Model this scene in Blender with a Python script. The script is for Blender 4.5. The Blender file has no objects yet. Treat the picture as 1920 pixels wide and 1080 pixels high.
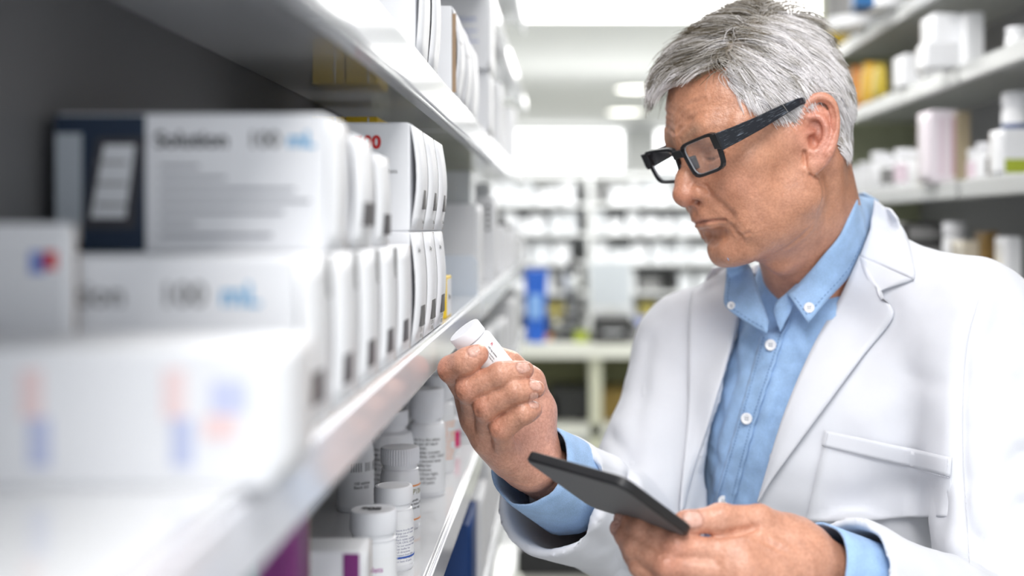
import bpy, bmesh, math, random
import numpy as np
from mathutils import Vector, Matrix, noise
from mathutils.bvhtree import BVHTree

# ------------------------------------------------------------------ camera
FPX = 2300.0                 # focal length in pixels of the 1920 px frame
VPX, VPY = 1060.0, 425.0     # where the aisle vanishes
CAMZ = 1.53
scene = bpy.context.scene
col = scene.collection
cam_d = bpy.data.cameras.new('camera'); cam = bpy.data.objects.new('camera', cam_d); col.objects.link(cam)
cam.location = (0, 0, CAMZ); cam.rotation_euler = (math.pi/2, 0, 0)
cam_d.sensor_width = 36.0; cam_d.lens = FPX/1920*36
cam_d.shift_x = -(VPX-960)/1920; cam_d.shift_y = -(540-VPY)/1920
cam_d.clip_start = 0.02; cam_d.clip_end = 60
cam_d.dof.use_dof = True; cam_d.dof.focus_distance = 1.13; cam_d.dof.aperture_fstop = 2.7
scene.camera = cam
# ------------------------------------------------------------------ world, exposure, light
w = bpy.data.worlds.new('world'); scene.world = w; w.use_nodes = True
bgn = w.node_tree.nodes['Background']; bgn.inputs[0].default_value = (0.89, 0.93, 1.0, 1); bgn.inputs[1].default_value = 1.25
vs = scene.view_settings; vs.view_transform = 'Standard'; vs.look = 'None'; vs.gamma = 1; vs.exposure = 0.24; vs.use_curve_mapping = False
scene.display_settings.display_device = 'sRGB'

def area(name, loc, target, sx, sy, power, colr=(1,1,1)):
    d = bpy.data.lights.new(name, 'AREA'); d.shape = 'RECTANGLE'; d.size = sx; d.size_y = sy; d.energy = power; d.color = colr
    o = bpy.data.objects.new(name, d); col.objects.link(o); o.location = loc
    o.rotation_euler = (Vector(target)-Vector(loc)).to_track_quat('-Z', 'Y').to_euler()
    return o
area('added_aisle_light', (0.05, 0.0, 2.46), (0.05, 0.0, 0), 0.6, 1.2, 22, (1.0, 0.98, 0.96))  # unseen area lights added over the aisle for key and fill, no fixtures
area('added_aisle_light', (0.25, 1.0, 2.46), (0.25, 1.0, 0), 0.6, 1.2, 3.0, (1.0, 0.98, 0.96))
area('added_aisle_light', (0.28, 2.5, 2.46), (0.28, 2.5, 0), 0.6, 1.2, 16, (1.0, 0.98, 0.96))
area('added_bench_light', (0.6, 7.0, 2.46), (0.6, 7.0, 0), 3.0, 1.0, 62, (1.0, 0.99, 0.97))  # extra area lights added to brighten the far room, no fixtures modelled
area('added_bench_light', (0.6, 9.6, 2.46), (0.6, 9.6, 0), 3.0, 1.6, 55, (1.0, 0.99, 0.97))

# ------------------------------------------------------------------ helpers
def P(px, py, Y):            # a point of the place at distance Y seen at this pixel
    return np.array([(px-VPX)/FPX*Y, Y, CAMZ-(py-VPY)/FPX*Y])
def link(o, parent=None):
    col.objects.link(o)
    if parent is not None: o.parent = parent
    return o
def tag(o, label=None, cat=None, group=None, kind=None):
    if label: o['label'] = label
    if cat: o['category'] = cat
    if group: o['group'] = group
    if kind: o['kind'] = kind
    return o
def empty(name, loc=(0,0,0), rz=0.0):
    o = bpy.data.objects.new(name, None); o.empty_display_size = 0.05
    o.location = loc; o.rotation_euler = (0,0,rz); col.objects.link(o); return o
def mesh_obj(name, verts, faces, mat, parent=None, smooth=False):
    me = bpy.data.meshes.new(name)
    me.from_pydata([tuple(v) for v in verts], [], [tuple(int(i) for i in f) for f in faces]); me.update()
    if mat: me.materials.append(mat)
    if smooth: me.shade_smooth()
    return link(bpy.data.objects.new(name, me), parent)
def np_mesh(name, V, Q, mat, parent=None, smooth=True, colors=None):
    """fast mesh from numpy verts and quads"""
    me = bpy.data.meshes.new(name); n = len(V); m = len(Q); k = Q.shape[1]
    me.vertices.add(n); me.vertices.foreach_set('co', np.ascontiguousarray(V, dtype=np.float32).ravel())
    me.loops.add(m*k); me.loops.foreach_set('vertex_index', np.ascontiguousarray(Q, dtype=np.int32).ravel())
    me.polygons.add(m); me.polygons.foreach_set('loop_start', np.arange(0, m*k, k, dtype=np.int32))
    me.update(calc_edges=True); me.validate()
    if colors is not None:
        a = me.color_attributes.new('Col', 'FLOAT_COLOR', 'POINT')
        c4 = np.ones((n,4), np.float32); c4[:,:3] = colors; a.data.foreach_set('color', c4.ravel())
    if mat: me.materials.append(mat)
    if smooth: me.shade_smooth()
    return link(bpy.data.objects.new(name, me), parent)

# ------------------------------------------------------------------ materials
MATS = {}
def pbsdf(m): return m.node_tree.nodes['Principled BSDF']
def mat(name, colr, rough=0.5, metal=0.0, spec=0.5, bump=0.0, bscale=60.0, var=0.0, vscale=8.0, sss=0.0, sheen=0.0, emit=None, estr=0.0, alpha=1.0, trans=0.0, bdist=0.002, coat=0.0):
    if name in MATS: return MATS[name]
    m = bpy.data.materials.new(name); m.use_nodes = True; nt = m.node_tree; b = pbsdf(m)
    b.inputs['Base Color'].default_value = (*colr, 1); b.inputs['Roughness'].default_value = rough
    b.inputs['Metallic'].default_value = metal; b.inputs['Specular IOR Level'].default_value = spec
    if coat: b.inputs['Coat Weight'].default_value = coat; b.inputs['Coat Roughness'].default_value = 0.05
    if sheen: b.inputs['Sheen Weight'].default_value = sheen
    if trans: b.inputs['Transmission Weight'].default_value = trans
    if emit: b.inputs['Emission Color'].default_value = (*emit,1); b.inputs['Emission Strength'].default_value = estr
    tc = nt.nodes.new('ShaderNodeTexCoord')
    if var:
        n = nt.nodes.new('ShaderNodeTexNoise'); n.inputs['Scale'].default_value = vscale; n.inputs['Detail'].default_value = 4
        nt.links.new(tc.outputs['Object'], n.inputs['Vector'])
        r = nt.nodes.new('ShaderNodeMixRGB'); r.blend_type = 'MIX'
        r.inputs[1].default_value = (*[c*(1-var) for c in colr],1); r.inputs[2].default_value = (*[min(1,c*(1+var)) for c in colr],1)
        nt.links.new(n.outputs[0], r.inputs[0]); nt.links.new(r.outputs[0], b.inputs['Base Color'])
    if bump:
        n = nt.nodes.new('ShaderNodeTexNoise'); n.inputs['Scale'].default_value = bscale; n.inputs['Detail'].default_value = 5
        nt.links.new(tc.outputs['Object'], n.inputs['Vector'])
        bp = nt.nodes.new('ShaderNodeBump'); bp.inputs['Strength'].default_value = bump; bp.inputs['Distance'].default_value = bdist
        nt.links.new(n.outputs[0], bp.inputs['Height']); nt.links.new(bp.outputs[0], b.inputs['Normal'])
    MATS[name] = m; return m

def skin_material():
    m = bpy.data.materials.new('skin'); m.use_nodes = True; nt = m.node_tree; b = pbsdf(m)
    at = nt.nodes.new('ShaderNodeAttribute'); at.attribute_name = 'Col'
    tc = nt.nodes.new('ShaderNodeTexCoord')
    n1 = nt.nodes.new('ShaderNodeTexNoise'); n1.inputs['Scale'].default_value = 55; n1.inputs['Detail'].default_value = 6; n1.inputs['Roughness'].default_value = 0.65
    nt.links.new(tc.outputs['Object'], n1.inputs['Vector'])
    cr = nt.nodes.new('ShaderNodeValToRGB'); cr.color_ramp.elements[0].position = 0.3; cr.color_ramp.elements[0].color = (0.76,0.69,0.65,1)
    cr.color_ramp.elements[1].position = 0.7; cr.color_ramp.elements[1].color = (1.14,1.12,1.1,1)
    nt.links.new(n1.outputs[0], cr.inputs[0])
    n3 = nt.nodes.new('ShaderNodeTexNoise'); n3.inputs['Scale'].default_value = 420; n3.inputs['Detail'].default_value = 3
    nt.links.new(tc.outputs['Object'], n3.inputs['Vector'])
    cr3 = nt.nodes.new('ShaderNodeValToRGB'); cr3.color_ramp.elements[0].position = 0.34; cr3.color_ramp.elements[0].color = (0.86,0.8,0.76,1)
    cr3.color_ramp.elements[1].position = 0.6; cr3.color_ramp.elements[1].color = (1.05,1.05,1.05,1)
    nt.links.new(n3.outputs[0], cr3.inputs[0])
    mx = nt.nodes.new('ShaderNodeMixRGB'); mx.blend_type = 'MULTIPLY'; mx.inputs[0].default_value = 0.8
    nt.links.new(at.outputs['Color'], mx.inputs[1]); nt.links.new(cr.outputs[0], mx.inputs[2])
    mx2 = nt.nodes.new('ShaderNodeMixRGB'); mx2.blend_type = 'MULTIPLY'; mx2.inputs[0].default_value = 0.8
    nt.links.new(mx.outputs[0], mx2.inputs[1]); nt.links.new(cr3.outputs[0], mx2.inputs[2])
    nt.links.new(mx2.outputs[0], b.inputs['Base Color'])
    b.inputs['Roughness'].default_value = 0.36; b.inputs['Specular IOR Level'].default_value = 0.6
    b.inputs['Subsurface Weight'].default_value = 0.12; b.inputs['Subsurface Radius'].default_value = (1.0,0.35,0.2); b.inputs['Subsurface Scale'].default_value = 0.006
    v = nt.nodes.new('ShaderNodeTexVoronoi'); v.inputs['Scale'].default_value = 620
    nt.links.new(tc.outputs['Object'], v.inputs['Vector'])
    n2 = nt.nodes.new('ShaderNodeTexNoise'); n2.inputs['Scale'].default_value = 190; n2.inputs['Detail'].default_value = 6
    nt.links.new(tc.outputs['Object'], n2.inputs['Vector'])
    ad = nt.nodes.new('ShaderNodeMath'); ad.operation = 'MULTIPLY_ADD'; ad.inputs[1].default_value = 0.35
    nt.links.new(v.outputs['Distance'], ad.inputs[0]); nt.links.new(n2.outputs[0], ad.inputs[2])
    bp = nt.nodes.new('ShaderNodeBump'); bp.inputs['Strength'].default_value = 0.5; bp.inputs['Distance'].default_value = 0.0013
    nt.links.new(ad.outputs[0], bp.inputs['Height']); nt.links.new(bp.outputs[0], b.inputs['Normal'])
    return m
SKIN = skin_material()

# ------------------------------------------------------------------ distance fields -> meshes
class Field:
    def __init__(s, lo, hi, h):
        s.lo = np.array(lo, float); s.h = h
        s.n = np.ceil((np.array(hi)-s.lo)/h).astype(int)+1
        s.ax = [(s.lo[i]+h*np.arange(s.n[i])).astype(np.float32) for i in range(3)]
        s.F = np.full(tuple(s.n), 0.05, np.float32)
    def block(s, lo, hi):
        a = np.clip(np.floor((np.array(lo)-s.lo)/s.h).astype(int), 0, s.n); b = np.clip(np.ceil((np.array(hi)-s.lo)/s.h).astype(int)+1, 0, s.n)
        sl = tuple(slice(a[i], b[i]) for i in range(3))
        return sl, s.ax[0][sl[0]][:,None,None], s.ax[1][sl[1]][None,:,None], s.ax[2][sl[2]][None,None,:]
    def comb(s, sl, d, k, op):
        A = s.F[sl]
        if op == 'add':
            if k > 0: hh = np.maximum(k-np.abs(A-d), 0)/k; s.F[sl] = np.minimum(A, d)-hh*hh*k*0.25
            else: s.F[sl] = np.minimum(A, d)
        else:
            d = -d
            if k > 0: hh = np.maximum(k-np.abs(A-d), 0)/k; s.F[sl] = np.maximum(A, d)+hh*hh*k*0.25
            else: s.F[sl] = np.maximum(A, d)
    def ell(s, c, r, k=0.01, op='add', rot=None):
        c = np.array(c, float); r = np.array(r, float); m = (r if rot is None else np.full(3, r.max()))+k+3*s.h
        sl, x, y, z = s.block(c-m, c+m)
        if s.F[sl].size == 0: return
        x = x-c[0]; y = y-c[1]; z = z-c[2]
        if rot is not None:
            M = np.array(rot).T
            x, y, z = M[0,0]*x+M[0,1]*y+M[0,2]*z, M[1,0]*x+M[1,1]*y+M[1,2]*z, M[2,0]*x+M[2,1]*y+M[2,2]*z
        k0 = np.sqrt((x/r[0])**2+(y/r[1])**2+(z/r[2])**2)+1e-9
        k1 = np.sqrt((x/r[0]**2)**2+(y/r[1]**2)**2+(z/r[2]**2)**2)+1e-9
        s.comb(sl, (k0*(k0-1)/k1).astype(np.float32), k, op)
    def cap(s, a, b, ra, rb=None, k=0.01, op='add'):
        rb = ra if rb is None else rb
        a = np.array(a, float); b = np.array(b, float); m = max(ra, rb)+k+3*s.h
        sl, x, y, z = s.block(np.minimum(a,b)-m, np.maximum(a,b)+m)
        if s.F[sl].size == 0: return
        d = b-a; L2 = max(float(d@d), 1e-12)
        t = np.clip(((x-a[0])*d[0]+(y-a[1])*d[1]+(z-a[2])*d[2])/L2, 0, 1)
        q = np.sqrt((x-a[0]-t*d[0])**2+(y-a[1]-t*d[1])**2+(z-a[2]-t*d[2])**2)
        s.comb(sl, (q-(ra+(rb-ra)*t)).astype(np.float32), k, op)
    def chain(s, pts, rad, k=0.01, op='add', kj=None):
        for i in range(len(pts)-1): s.cap(pts[i], pts[i+1], rad[i], rad[i+1], k if (i == 0 or kj is None) else kj, op)
    def spline(s, pts, rad, k=0.01, op='add', kj=None, n=5):
        p = np.array(pts, float); r = np.array(rad, float)[:,None]; A = np.concatenate([p, r], 1)
        A = np.concatenate([2*A[:1]-A[1:2], A, 2*A[-1:]-A[-2:-1]]); out = []
        for i in range(1, len(A)-2):
            for t in np.arange(n)/n:
                out.append(.5*(2*A[i]+(A[i+1]-A[i-1])*t+(2*A[i-1]-5*A[i]+4*A[i+1]-A[i+2])*t*t+(3*A[i]-A[i-1]-3*A[i+1]+A[i+2])*t**3))
        out.append(A[-2]); out = np.array(out)
        s.chain([o[:3] for o in out], [max(o[3],1e-4) for o in out], k, op, kj)
    def mesh(s):
        F = s.F; neg = F < 0; n = s.n
        cnt = np.zeros(tuple(n-1), np.int8)
        for i in (0,1):
            for j in (0,1):
                for k in (0,1): cnt += neg[i:n[0]-1+i, j:n[1]-1+j, k:n[2]-1+k]
        act = np.argwhere((cnt > 0) & (cnt < 8))
        idx = np.full(tuple(n-1), -1, np.int32); idx[act[:,0],act[:,1],act[:,2]] = np.arange(len(act))
        acc = np.zeros((len(act),3)); num = np.zeros(len(act))
        corners = [(0,0,0),(1,0,0),(0,1,0),(1,1,0),(0,0,1),(1,0,1),(0,1,1),(1,1,1)]
        val = [F[act[:,0]+c[0], act[:,1]+c[1], act[:,2]+c[2]].astype(float) for c in corners]
        for a, b in ((0,1),(2,3),(4,5),(6,7),(0,2),(1,3),(4,6),(5,7),(0,4),(1,5),(2,6),(3,7)):
            va, vb = val[a], val[b]; msk = (va < 0) != (vb < 0)
            t = np.where(msk, va/np.where(msk, va-vb, 1), 0)
            pt = np.array(corners[a])[None]+t[:,None]*(np.array(corners[b])-np.array(corners[a]))[None]
            acc[msk] += pt[msk]; num[msk] += 1
        V = s.lo+s.h*(act+acc/num[:,None])
        quads = []
        for ax in range(3):
            u, v = (ax+1)%3, (ax+2)%3
            sa = [slice(1,-1)]*3; sb = [slice(1,-1)]*3
            sa[ax] = slice(0,-1); sb[ax] = slice(1,None)
            A = neg[tuple(sa)]; B = neg[tuple(sb)]
            e = np.argwhere(A != B); flip = A[e[:,0],e[:,1],e[:,2]]
            g = e.copy(); g[:,u] += 1; g[:,v] += 1
            def cell(du, dv):
                c = g.copy(); c[:,u] -= du; c[:,v] -= dv
                return idx[c[:,0], c[:,1], c[:,2]]
            q = np.stack([cell(1,1), cell(0,1), cell(0,0), cell(1,0)], 1)
            q = np.where(flip[:,None], q, q[:,::-1]); quads.append(q)
        Q = np.concatenate(quads); Q = Q[(Q >= 0).all(1)]
        return V, Q
def relax(V, Q, it=1, lam=0.5):
    e = np.concatenate([Q[:,[i,(i+1)%Q.shape[1]]] for i in range(Q.shape[1])])
    for _ in range(it):
        S = np.zeros_like(V); N = np.zeros(len(V))
        for a, b in ((0,1),(1,0)):
            for c in range(3): S[:,c] += np.bincount(e[:,a], V[e[:,b],c], len(V))
            N += np.bincount(e[:,a], minlength=len(V))
        V = V+lam*(S/np.maximum(N,1)[:,None]-V)
    return V
def vnormals(V, Q):
    fn = np.cross(V[Q[:,2]]-V[Q[:,0]], V[Q[:,3]]-V[Q[:,1]]); N = np.zeros_like(V)
    for i in range(4):
        for c in range(3): N[:,c] += np.bincount(Q[:,i], fn[:,c], len(V))
    return N/np.maximum(np.linalg.norm(N, axis=1), 1e-12)[:,None]
def dist_poly(V, pts):
    """distance of points to a polyline"""
    D = np.full(len(V), 9.0); pts = np.array(pts, float)
    for a, b in zip(pts[:-1], pts[1:]):
        d = b-a; t = np.clip(((V-a)@d)/max(d@d,1e-12), 0, 1); D = np.minimum(D, np.linalg.norm(V-a-t[:,None]*d, axis=1))
    return D
def blob(V, c, r): return np.exp(-(((V-np.array(c))/np.array(r))**2).sum(1))
def rotm(yaw, pit, roll):
    y, a, b = np.radians([yaw, pit, roll])
    rz = np.array([[np.cos(y),np.sin(y),0],[-np.sin(y),np.cos(y),0],[0,0,1]])
    rx = np.array([[1,0,0],[0,np.cos(a),-np.sin(a)],[0,np.sin(a),np.cos(a)]])
    ry = np.array([[np.cos(b),0,np.sin(b)],[0,1,0],[-np.sin(b),0,np.cos(b)]])
    return rz@rx@ry

# ------------------------------------------------------------------ person: head
HEAD_R = rotm(66, 19, -5); HEAD_T = np.array([0.2125, 1.295, CAMZ+0.085]); HEAD_S = 0.975
def H2W(v): return np.asarray(v)*HEAD_S@HEAD_R.T+HEAD_T
def W2H(v): return (np.asarray(v)-HEAD_T)@HEAD_R/HEAD_S
NECK_BASE = np.array([0.300, 1.405, CAMZ-0.105])

def build_head():
    f = Field((-.105,-.14,-.23), (.11,.135,.155), .0017)
    def both(fn):
        for s in (1,-1): fn(s)
    # skull
    f.ell((0,.010,.046), (.0745,.097,.088), .0)
    f.ell((0,-.036,.052), (.064,.060,.062), .02)
    f.ell((0,.03,.03), (.072,.074,.072), .02)
    both(lambda s: f.ell((s*.060,-.035,.018), (.012,.030,.03), .02))              # temples
    # neck
    nb = W2H(NECK_BASE)
    f.cap((0,.030,-.03), nb+np.array((0,.008,0)), .056, .060, .02)
    f.cap((0,.006,-.062), nb+np.array((0,-.010,0)), .046, .046, .03)
    both(lambda s: f.cap((s*.056,.030,-.035), nb+np.array((s*.018,-.040,.0)), .014, .010, .02))   # neck muscles
    f.ell((0,-.030,-.118), (.013,.016,.018), .025)                                     # throat
    # face block
    f.ell((0,-.052,-.020), (.058,.046,.060), .02)
    f.ell((0,-.078,-.046), (.031,.027,.032), .02)
    both(lambda s: f.ell((s*.049,-.060,-.003), (.019,.025,.014), .022))            # cheekbones
    both(lambda s: f.cap((s*.052,-.055,-.002), (s*.066,-.012,.006), .011, .009, .02))
    both(lambda s: f.ell((s*.040,-.052,-.046), (.022,.034,.036), .025))            # cheeks
    both(lambda s: f.cap((s*.061,-.006,-.006), (s*.054,-.014,-.056), .014, .016, .024))    # ramus
    both(lambda s: f.cap((s*.054,-.016,-.058), (s*.020,-.074,-.090), .0165, .016, .026))
    f.ell((0,-.085,-.088), (.021,.0155,.0175), .018)                               # chin
    both(lambda s: f.ell((s*.010,-.093,-.090), (.009,.008,.010), .012))
    f.ell((0,-.035,-.078), (.044,.046,.022), .025)
    f.ell((0,-.012,-.085), (.04,.04,.028), .03)
    # brow and orbits
    both(lambda s: f.ell((s*.032,-.096,.017), (.018,.014,.0115), .016, 'sub'))
    both(lambda s: f.cap((s*.010,-.0855,.034), (s*.034,-.0815,.038), .0085, .0085, .020))
    both(lambda s: f.cap((s*.034,-.0815,.038), (s*.054,-.064,.031), .0085, .0065, .020))
    f.ell((0,-.0880,.036), (.014,.0075,.012), .016)
    both(lambda s: f.ell((s*.032,-.0725,.0165), (.0150,.0143,.0135), .006))          # lid balls
    both(lambda s: f.ell((s*.033,-.083,.0285), (.016,.0065,.0045), .008))            # hooded upper lid
    both(lambda s: f.ell((s*.031,-.083,.003), (.013,.006,.0045), .008))              # bags
    # nose
    f.chain([(0,-.089,0.0275),(0,-.0965,0.0135),(0,-.107,-0.0035),(0,-.1135,-0.0150)], [.0075,.0085,.0098,.0118], .012, kj=.008)
    both(lambda s: f.cap((s*.008,-.084,0.0195), (s*.012,-.093,-0.0125), .007, .009, .012))
    both(lambda s: f.ell((s*.0042,-.1165,-0.0180), (.0075,.0075,.0075), .007))
    both(lambda s: f.ell((s*.0145,-.1025,-0.0200), (.0075,.0115,.0082), .006))
    f.cap((0,-.116,-0.0250), (0,-.101,-0.0305), .0048, .0055, .006)
    both(lambda s: f.ell((s*.0082,-.1065,-0.0290), (.0042,.0068,.0040), .004, 'sub'))
    # lips
    f.ell((0,-.092,-0.0435), (.026,.0135,.017), .014)
    both(lambda s: f.chain([(0,-.1035,-0.0445),(s*.011,-.1015,-0.0450),(s*.0245,-.0875,-0.0500)], [.0046,.0048,.0028], .007))
    both(lambda s: f.chain([(0,-.1010,-0.0550),(s*.011,-.0990,-0.0555),(s*.0225,-.0880,-0.0525)], [.0054,.0052,.0028], .007))
    both(lambda s: f.cap((0,-.1015,-0.0680), (s*.014,-.0965,-0.0675), .0030, .0026, .014, 'sub'))
    f.cap((0,-.1125,-0.0335), (0,-.1115,-0.0410), .0024, .0028, .005, 'sub')                # philtrum
    # folds beside nose and mouth
    both(lambda s: f.ell((s*.036,-.078,-.024), (.0175,.0145,.0155), .016))
    both(lambda s: f.ell((s*.0405,-.068,-.066), (.011,.017,.016), .014))
    # ears
    for s in (1,-1):
        ea = lambda u, v, o: (s*(.0755+o+.42*u), .0085+u*.95+.27*v, -.0015+v*1.05)    # u back, v up, o out
        f.ell(ea(-.011,.0,-.007), (.011,.016,.026), .008)
        ud = np.array([s*.42,.93,0]); ud /= np.linalg.norm(ud); vd = np.array([0,.27,1.03]); vd -= ud*(vd@ud); vd /= np.linalg.norm(vd); er = np.stack([np.cross(ud,vd), ud, vd], 1)
        f.ell(ea(.003,.010,.0035), (.0050,.0170,.0215), .006, rot=er); f.ell(ea(.000,-.010,.0035), (.0050,.0140,.0190), .006, rot=er)
        rim = [(-.0165,.004),(-.0160,.016),(-.0110,.0265),(-.001,.0325),(.0095,.0310),(.0170,.0225),(.0190,.010),(.0175,-.003),(.0130,-.014),(.0075,-.022)]
        f.spline([ea(u,v,.0075+.0025*min(1,max(0,(i-1)/3))) for i,(u,v) in enumerate(rim)], [.0030,.0036,.0042,.0046,.0046,.0044,.0042,.0040,.0042,.005], .004, kj=.002)
        f.ell(ea(-.0075,-.0295,.0055), (.0052,.0085,.0085), .006, rot=er); f.ell(ea(.001,-.0235,.0055), (.0054,.0100,.0100), .008, rot=er)
        f.ell(ea(-.0025,.0060,.0150), (.0095,.0100,.0155), .005, 'sub', rot=er)                   # concha and fossa
        f.ell(ea(-.0050,-.006,.0120), (.0110,.0068,.0100), .004, 'sub', rot=er)
        f.spline([ea(-.006,.0175,.0065),ea(.004,.0140,.0085),ea(.0085,.004,.0095),ea(.0065,-.008,.0095),ea(-.001,-.0165,.008)], [.0026,.0032,.0034,.0034,.0034], .004, kj=.002)   # antihelix
        f.spline([ea(-.0145,.004,.0075),ea(-.008,.0035,.0060),ea(-.001,.002,.0045)], [.0030,.0026,.0018], .003, kj=.002)      # crus
        f.spline([ea(-.009,.0225,.0125),ea(.002,.0265,.0135),ea(.0112,.0205,.0140),ea(.0138,.009,.0140),ea(.012,-.004,.0135)], [.0026,.0032,.0030,.0028,.0016], .003, 'sub', kj=.002)     # groove under rim
        f.ell(ea(-.0150,-.0065,.0060), (.0045,.0040,.0075), .004)                        # tragus
        f.ell(ea(-.0050,-.0170,.0080), (.0042,.0045,.0038), .004)
    V, Q = f.mesh(); V = relax(V, Q, 1, .4)
    # creases
    N = vnormals(V, Q)
    def crease(pts, dep, wd, bulge=.35):
        nonlocal V
        d = dist_poly(V, pts); V = V+N*((-dep*np.exp(-(d/wd)**2)+bulge*dep*np.exp(-((d-2.2*wd)/(1.1*wd))**2))[:,None])
    def pull(pts):                       # snap a line to the surface
        return [V[np.argmin(((V-np.array(p))**2).sum(1))] for p in pts]
    for s in (1,-1):
        crease(pull([(0,-.1065,-.0500),(s*.006,-.1055,-.0496),(s*.012,-.103,-.0496),(s*.020,-.096,-.0502),(s*.0265,-.0895,-.0512)]), .0030, .0016, .25)
        crease(pull([(s*.0205,-.099,-0.0160),(s*.0265,-.097,-0.0265),(s*.033,-.090,-0.0395),(s*.0375,-.084,-0.0510)]), .0015, .0036, .5)
        crease(pull([(s*.030,-.088,-.0560),(s*.0335,-.084,-.0660),(s*.0345,-.081,-.0750)]), .0009, .0026, .4)
        crease(pull([(s*.033,-.088,-.0715),(s*.038,-.084,-.0735),(s*.043,-.079,-.0715)]), .0010, .0018, .5)
        crease(pull([(s*.0175,-.105,-0.0115),(s*.0215,-.099,-0.0160),(s*.0215,-.097,-0.0240)]), .0020, .0020, .2)
        crease(pull([(s*.018,-.0865,.0105),(s*.026,-.089,.0085),(s*.034,-.089,.0080),(s*.046,-.080,.0105)]), .0016, .0014, .4)
        crease(pull([(s*.019,-.087,.0200),(s*.032,-.089,.0235),(s*.047,-.079,.0205)]), .0014, .0014, .4)
        crease([(s*.004,-.101,.047),(s*.020,-.098,.054),(s*.038,-.086,.056),(s*.052,-.070,.050)], .0016, .0022)
        crease([(s*.0,-.099,.062),(s*.022,-.094,.070),(s*.042,-.080,.070)], .0013, .0022)
        crease([(s*.006,-.099,.030),(s*.007,-.101,.040)], .0006, .0020)
        crease([(s*.050,-.072,.013),(s*.060,-.060,.010),(s*.066,-.050,.006)], .0010, .0017)
        crease([(s*.050,-.070,.018),(s*.062,-.056,.020)], .0014, .0016)
        crease([(s*.050,-.070,.023),(s*.062,-.055,.030)], .0009, .0016)
        crease([(s*.020,-.088,.004),(s*.032,-.087,-.001),(s*.045,-.078,.002)], .0010, .0018)
        crease([(s*.050,-.062,-.040),(s*.051,-.054,-.062),(s*.046,-.050,-.076)], .0012, .0030)
        crease([(s*.063,-.030,-.030),(s*.060,-.028,-.060)], .0008, .0025)
        crease(pull([(s*.076,-.008,-.014),(s*.075,-.011,-.026),(s*.074,-.010,-.038),(s*.073,.000,-.044)]), .0028, .0020, .1)
        crease(pull([(s*.072,-.012,.012),(s*.072,-.012,-.012),(s*.070,-.010,-.034)]), .0014, .0016, .3)
        crease([(s*.071,.002,-.036),(s*.068,-.002,-.070),(s*.058,-.006,-.105)], .0016, .0032)
        crease([(s*.0,-.07,-.115),(s*.035,-.045,-.108),(s*.055,-.015,-.095)], .0012, .003)
    # colour
    base = np.array([.575,.285,.178]); C = np.tile(base, (len(V),1))
    def tint(wt, c): 
        nonlocal C
        wt = np.clip(wt,0,1)[:,None]; C = C*(1-wt)+np.array(c)*wt
    A = V.copy(); A[:,0] = np.abs(A[:,0])
    tint(.55*blob(A,(0,-.115,-.02),(.02,.02,.018)), (.62,.25,.17))
    tint(.40*blob(A,(.045,-.07,-.02),(.02,.03,.02)), (.66,.28,.19))
    tint(.80*blob(A,(.088,.014,-.004),(.016,.03,.046)), (.72,.33,.26))
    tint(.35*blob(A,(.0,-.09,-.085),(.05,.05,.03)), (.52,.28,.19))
    lipd = dist_poly(A, [(0,-.106,-0.0490),(.012,-.1035,-0.0495),(.024,-.0905,-0.0525)])
    tint(.75*np.exp(-(lipd/.0062)**4)*(V[:,1] < -.085), (.50,.22,.165))
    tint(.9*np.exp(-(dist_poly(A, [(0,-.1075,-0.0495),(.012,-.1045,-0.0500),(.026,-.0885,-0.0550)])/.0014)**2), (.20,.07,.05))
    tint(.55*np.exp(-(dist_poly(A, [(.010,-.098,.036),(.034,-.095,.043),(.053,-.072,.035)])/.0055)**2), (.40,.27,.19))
    tint(.9*np.exp(-(dist_poly(A, [(.019,-.0855,.0115),(.032,-.0885,.009),(.045,-.0795,.0105)])/.0014)**2), (.09,.045,.03))   # lash line of lowered lids
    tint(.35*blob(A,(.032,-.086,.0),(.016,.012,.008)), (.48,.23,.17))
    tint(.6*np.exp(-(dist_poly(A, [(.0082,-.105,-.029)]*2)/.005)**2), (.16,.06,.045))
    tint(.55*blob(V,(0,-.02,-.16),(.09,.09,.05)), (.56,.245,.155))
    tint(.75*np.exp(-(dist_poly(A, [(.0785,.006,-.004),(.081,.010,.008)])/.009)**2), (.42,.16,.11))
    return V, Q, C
# ------------------------------------------------------------------ hair
def in_poly(pt, poly):
    x, y = pt[:,0], pt[:,1]; r = np.zeros(len(pt), bool); n = len(poly)
    for i in range(n):
        x1, y1 = poly[i]; x2, y2 = poly[(i+1)%n]
        c = ((y1 > y) != (y2 > y)) & (x < (x2-x1)*(y-y1)/(y2-y1+1e-12)+x1); r ^= c
    return r
HAIRLINE = [(-.095,.096),(-.079,.0905),(-.074,.0925),(-.060,.096),(-.050,.094),(-.0565,.080),(-.0565,.060),(-.047,.040),(-.030,.035),(-.019,.026),(-.015,.014),(-.010,.014),(-.009,.037),(.022,.040),(.038,.026),
            (.042,-.002),(.036,-.018),(.036,-.032),(.050,-.038),(.09,-.042),(.16,-.04),(.16,.2),(-.16,.2)]
def hair_mask(V):
    m = in_poly(V[:,1:3], HAIRLINE)
    return m & ~((np.abs(V[:,0]) > .0765) & (V[:,1] < .045) & (V[:,2] < .034))      # not on the ears
def part_x(y): return .054-.02*np.clip((y+.05)/.1, 0, 1.2)
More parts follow.
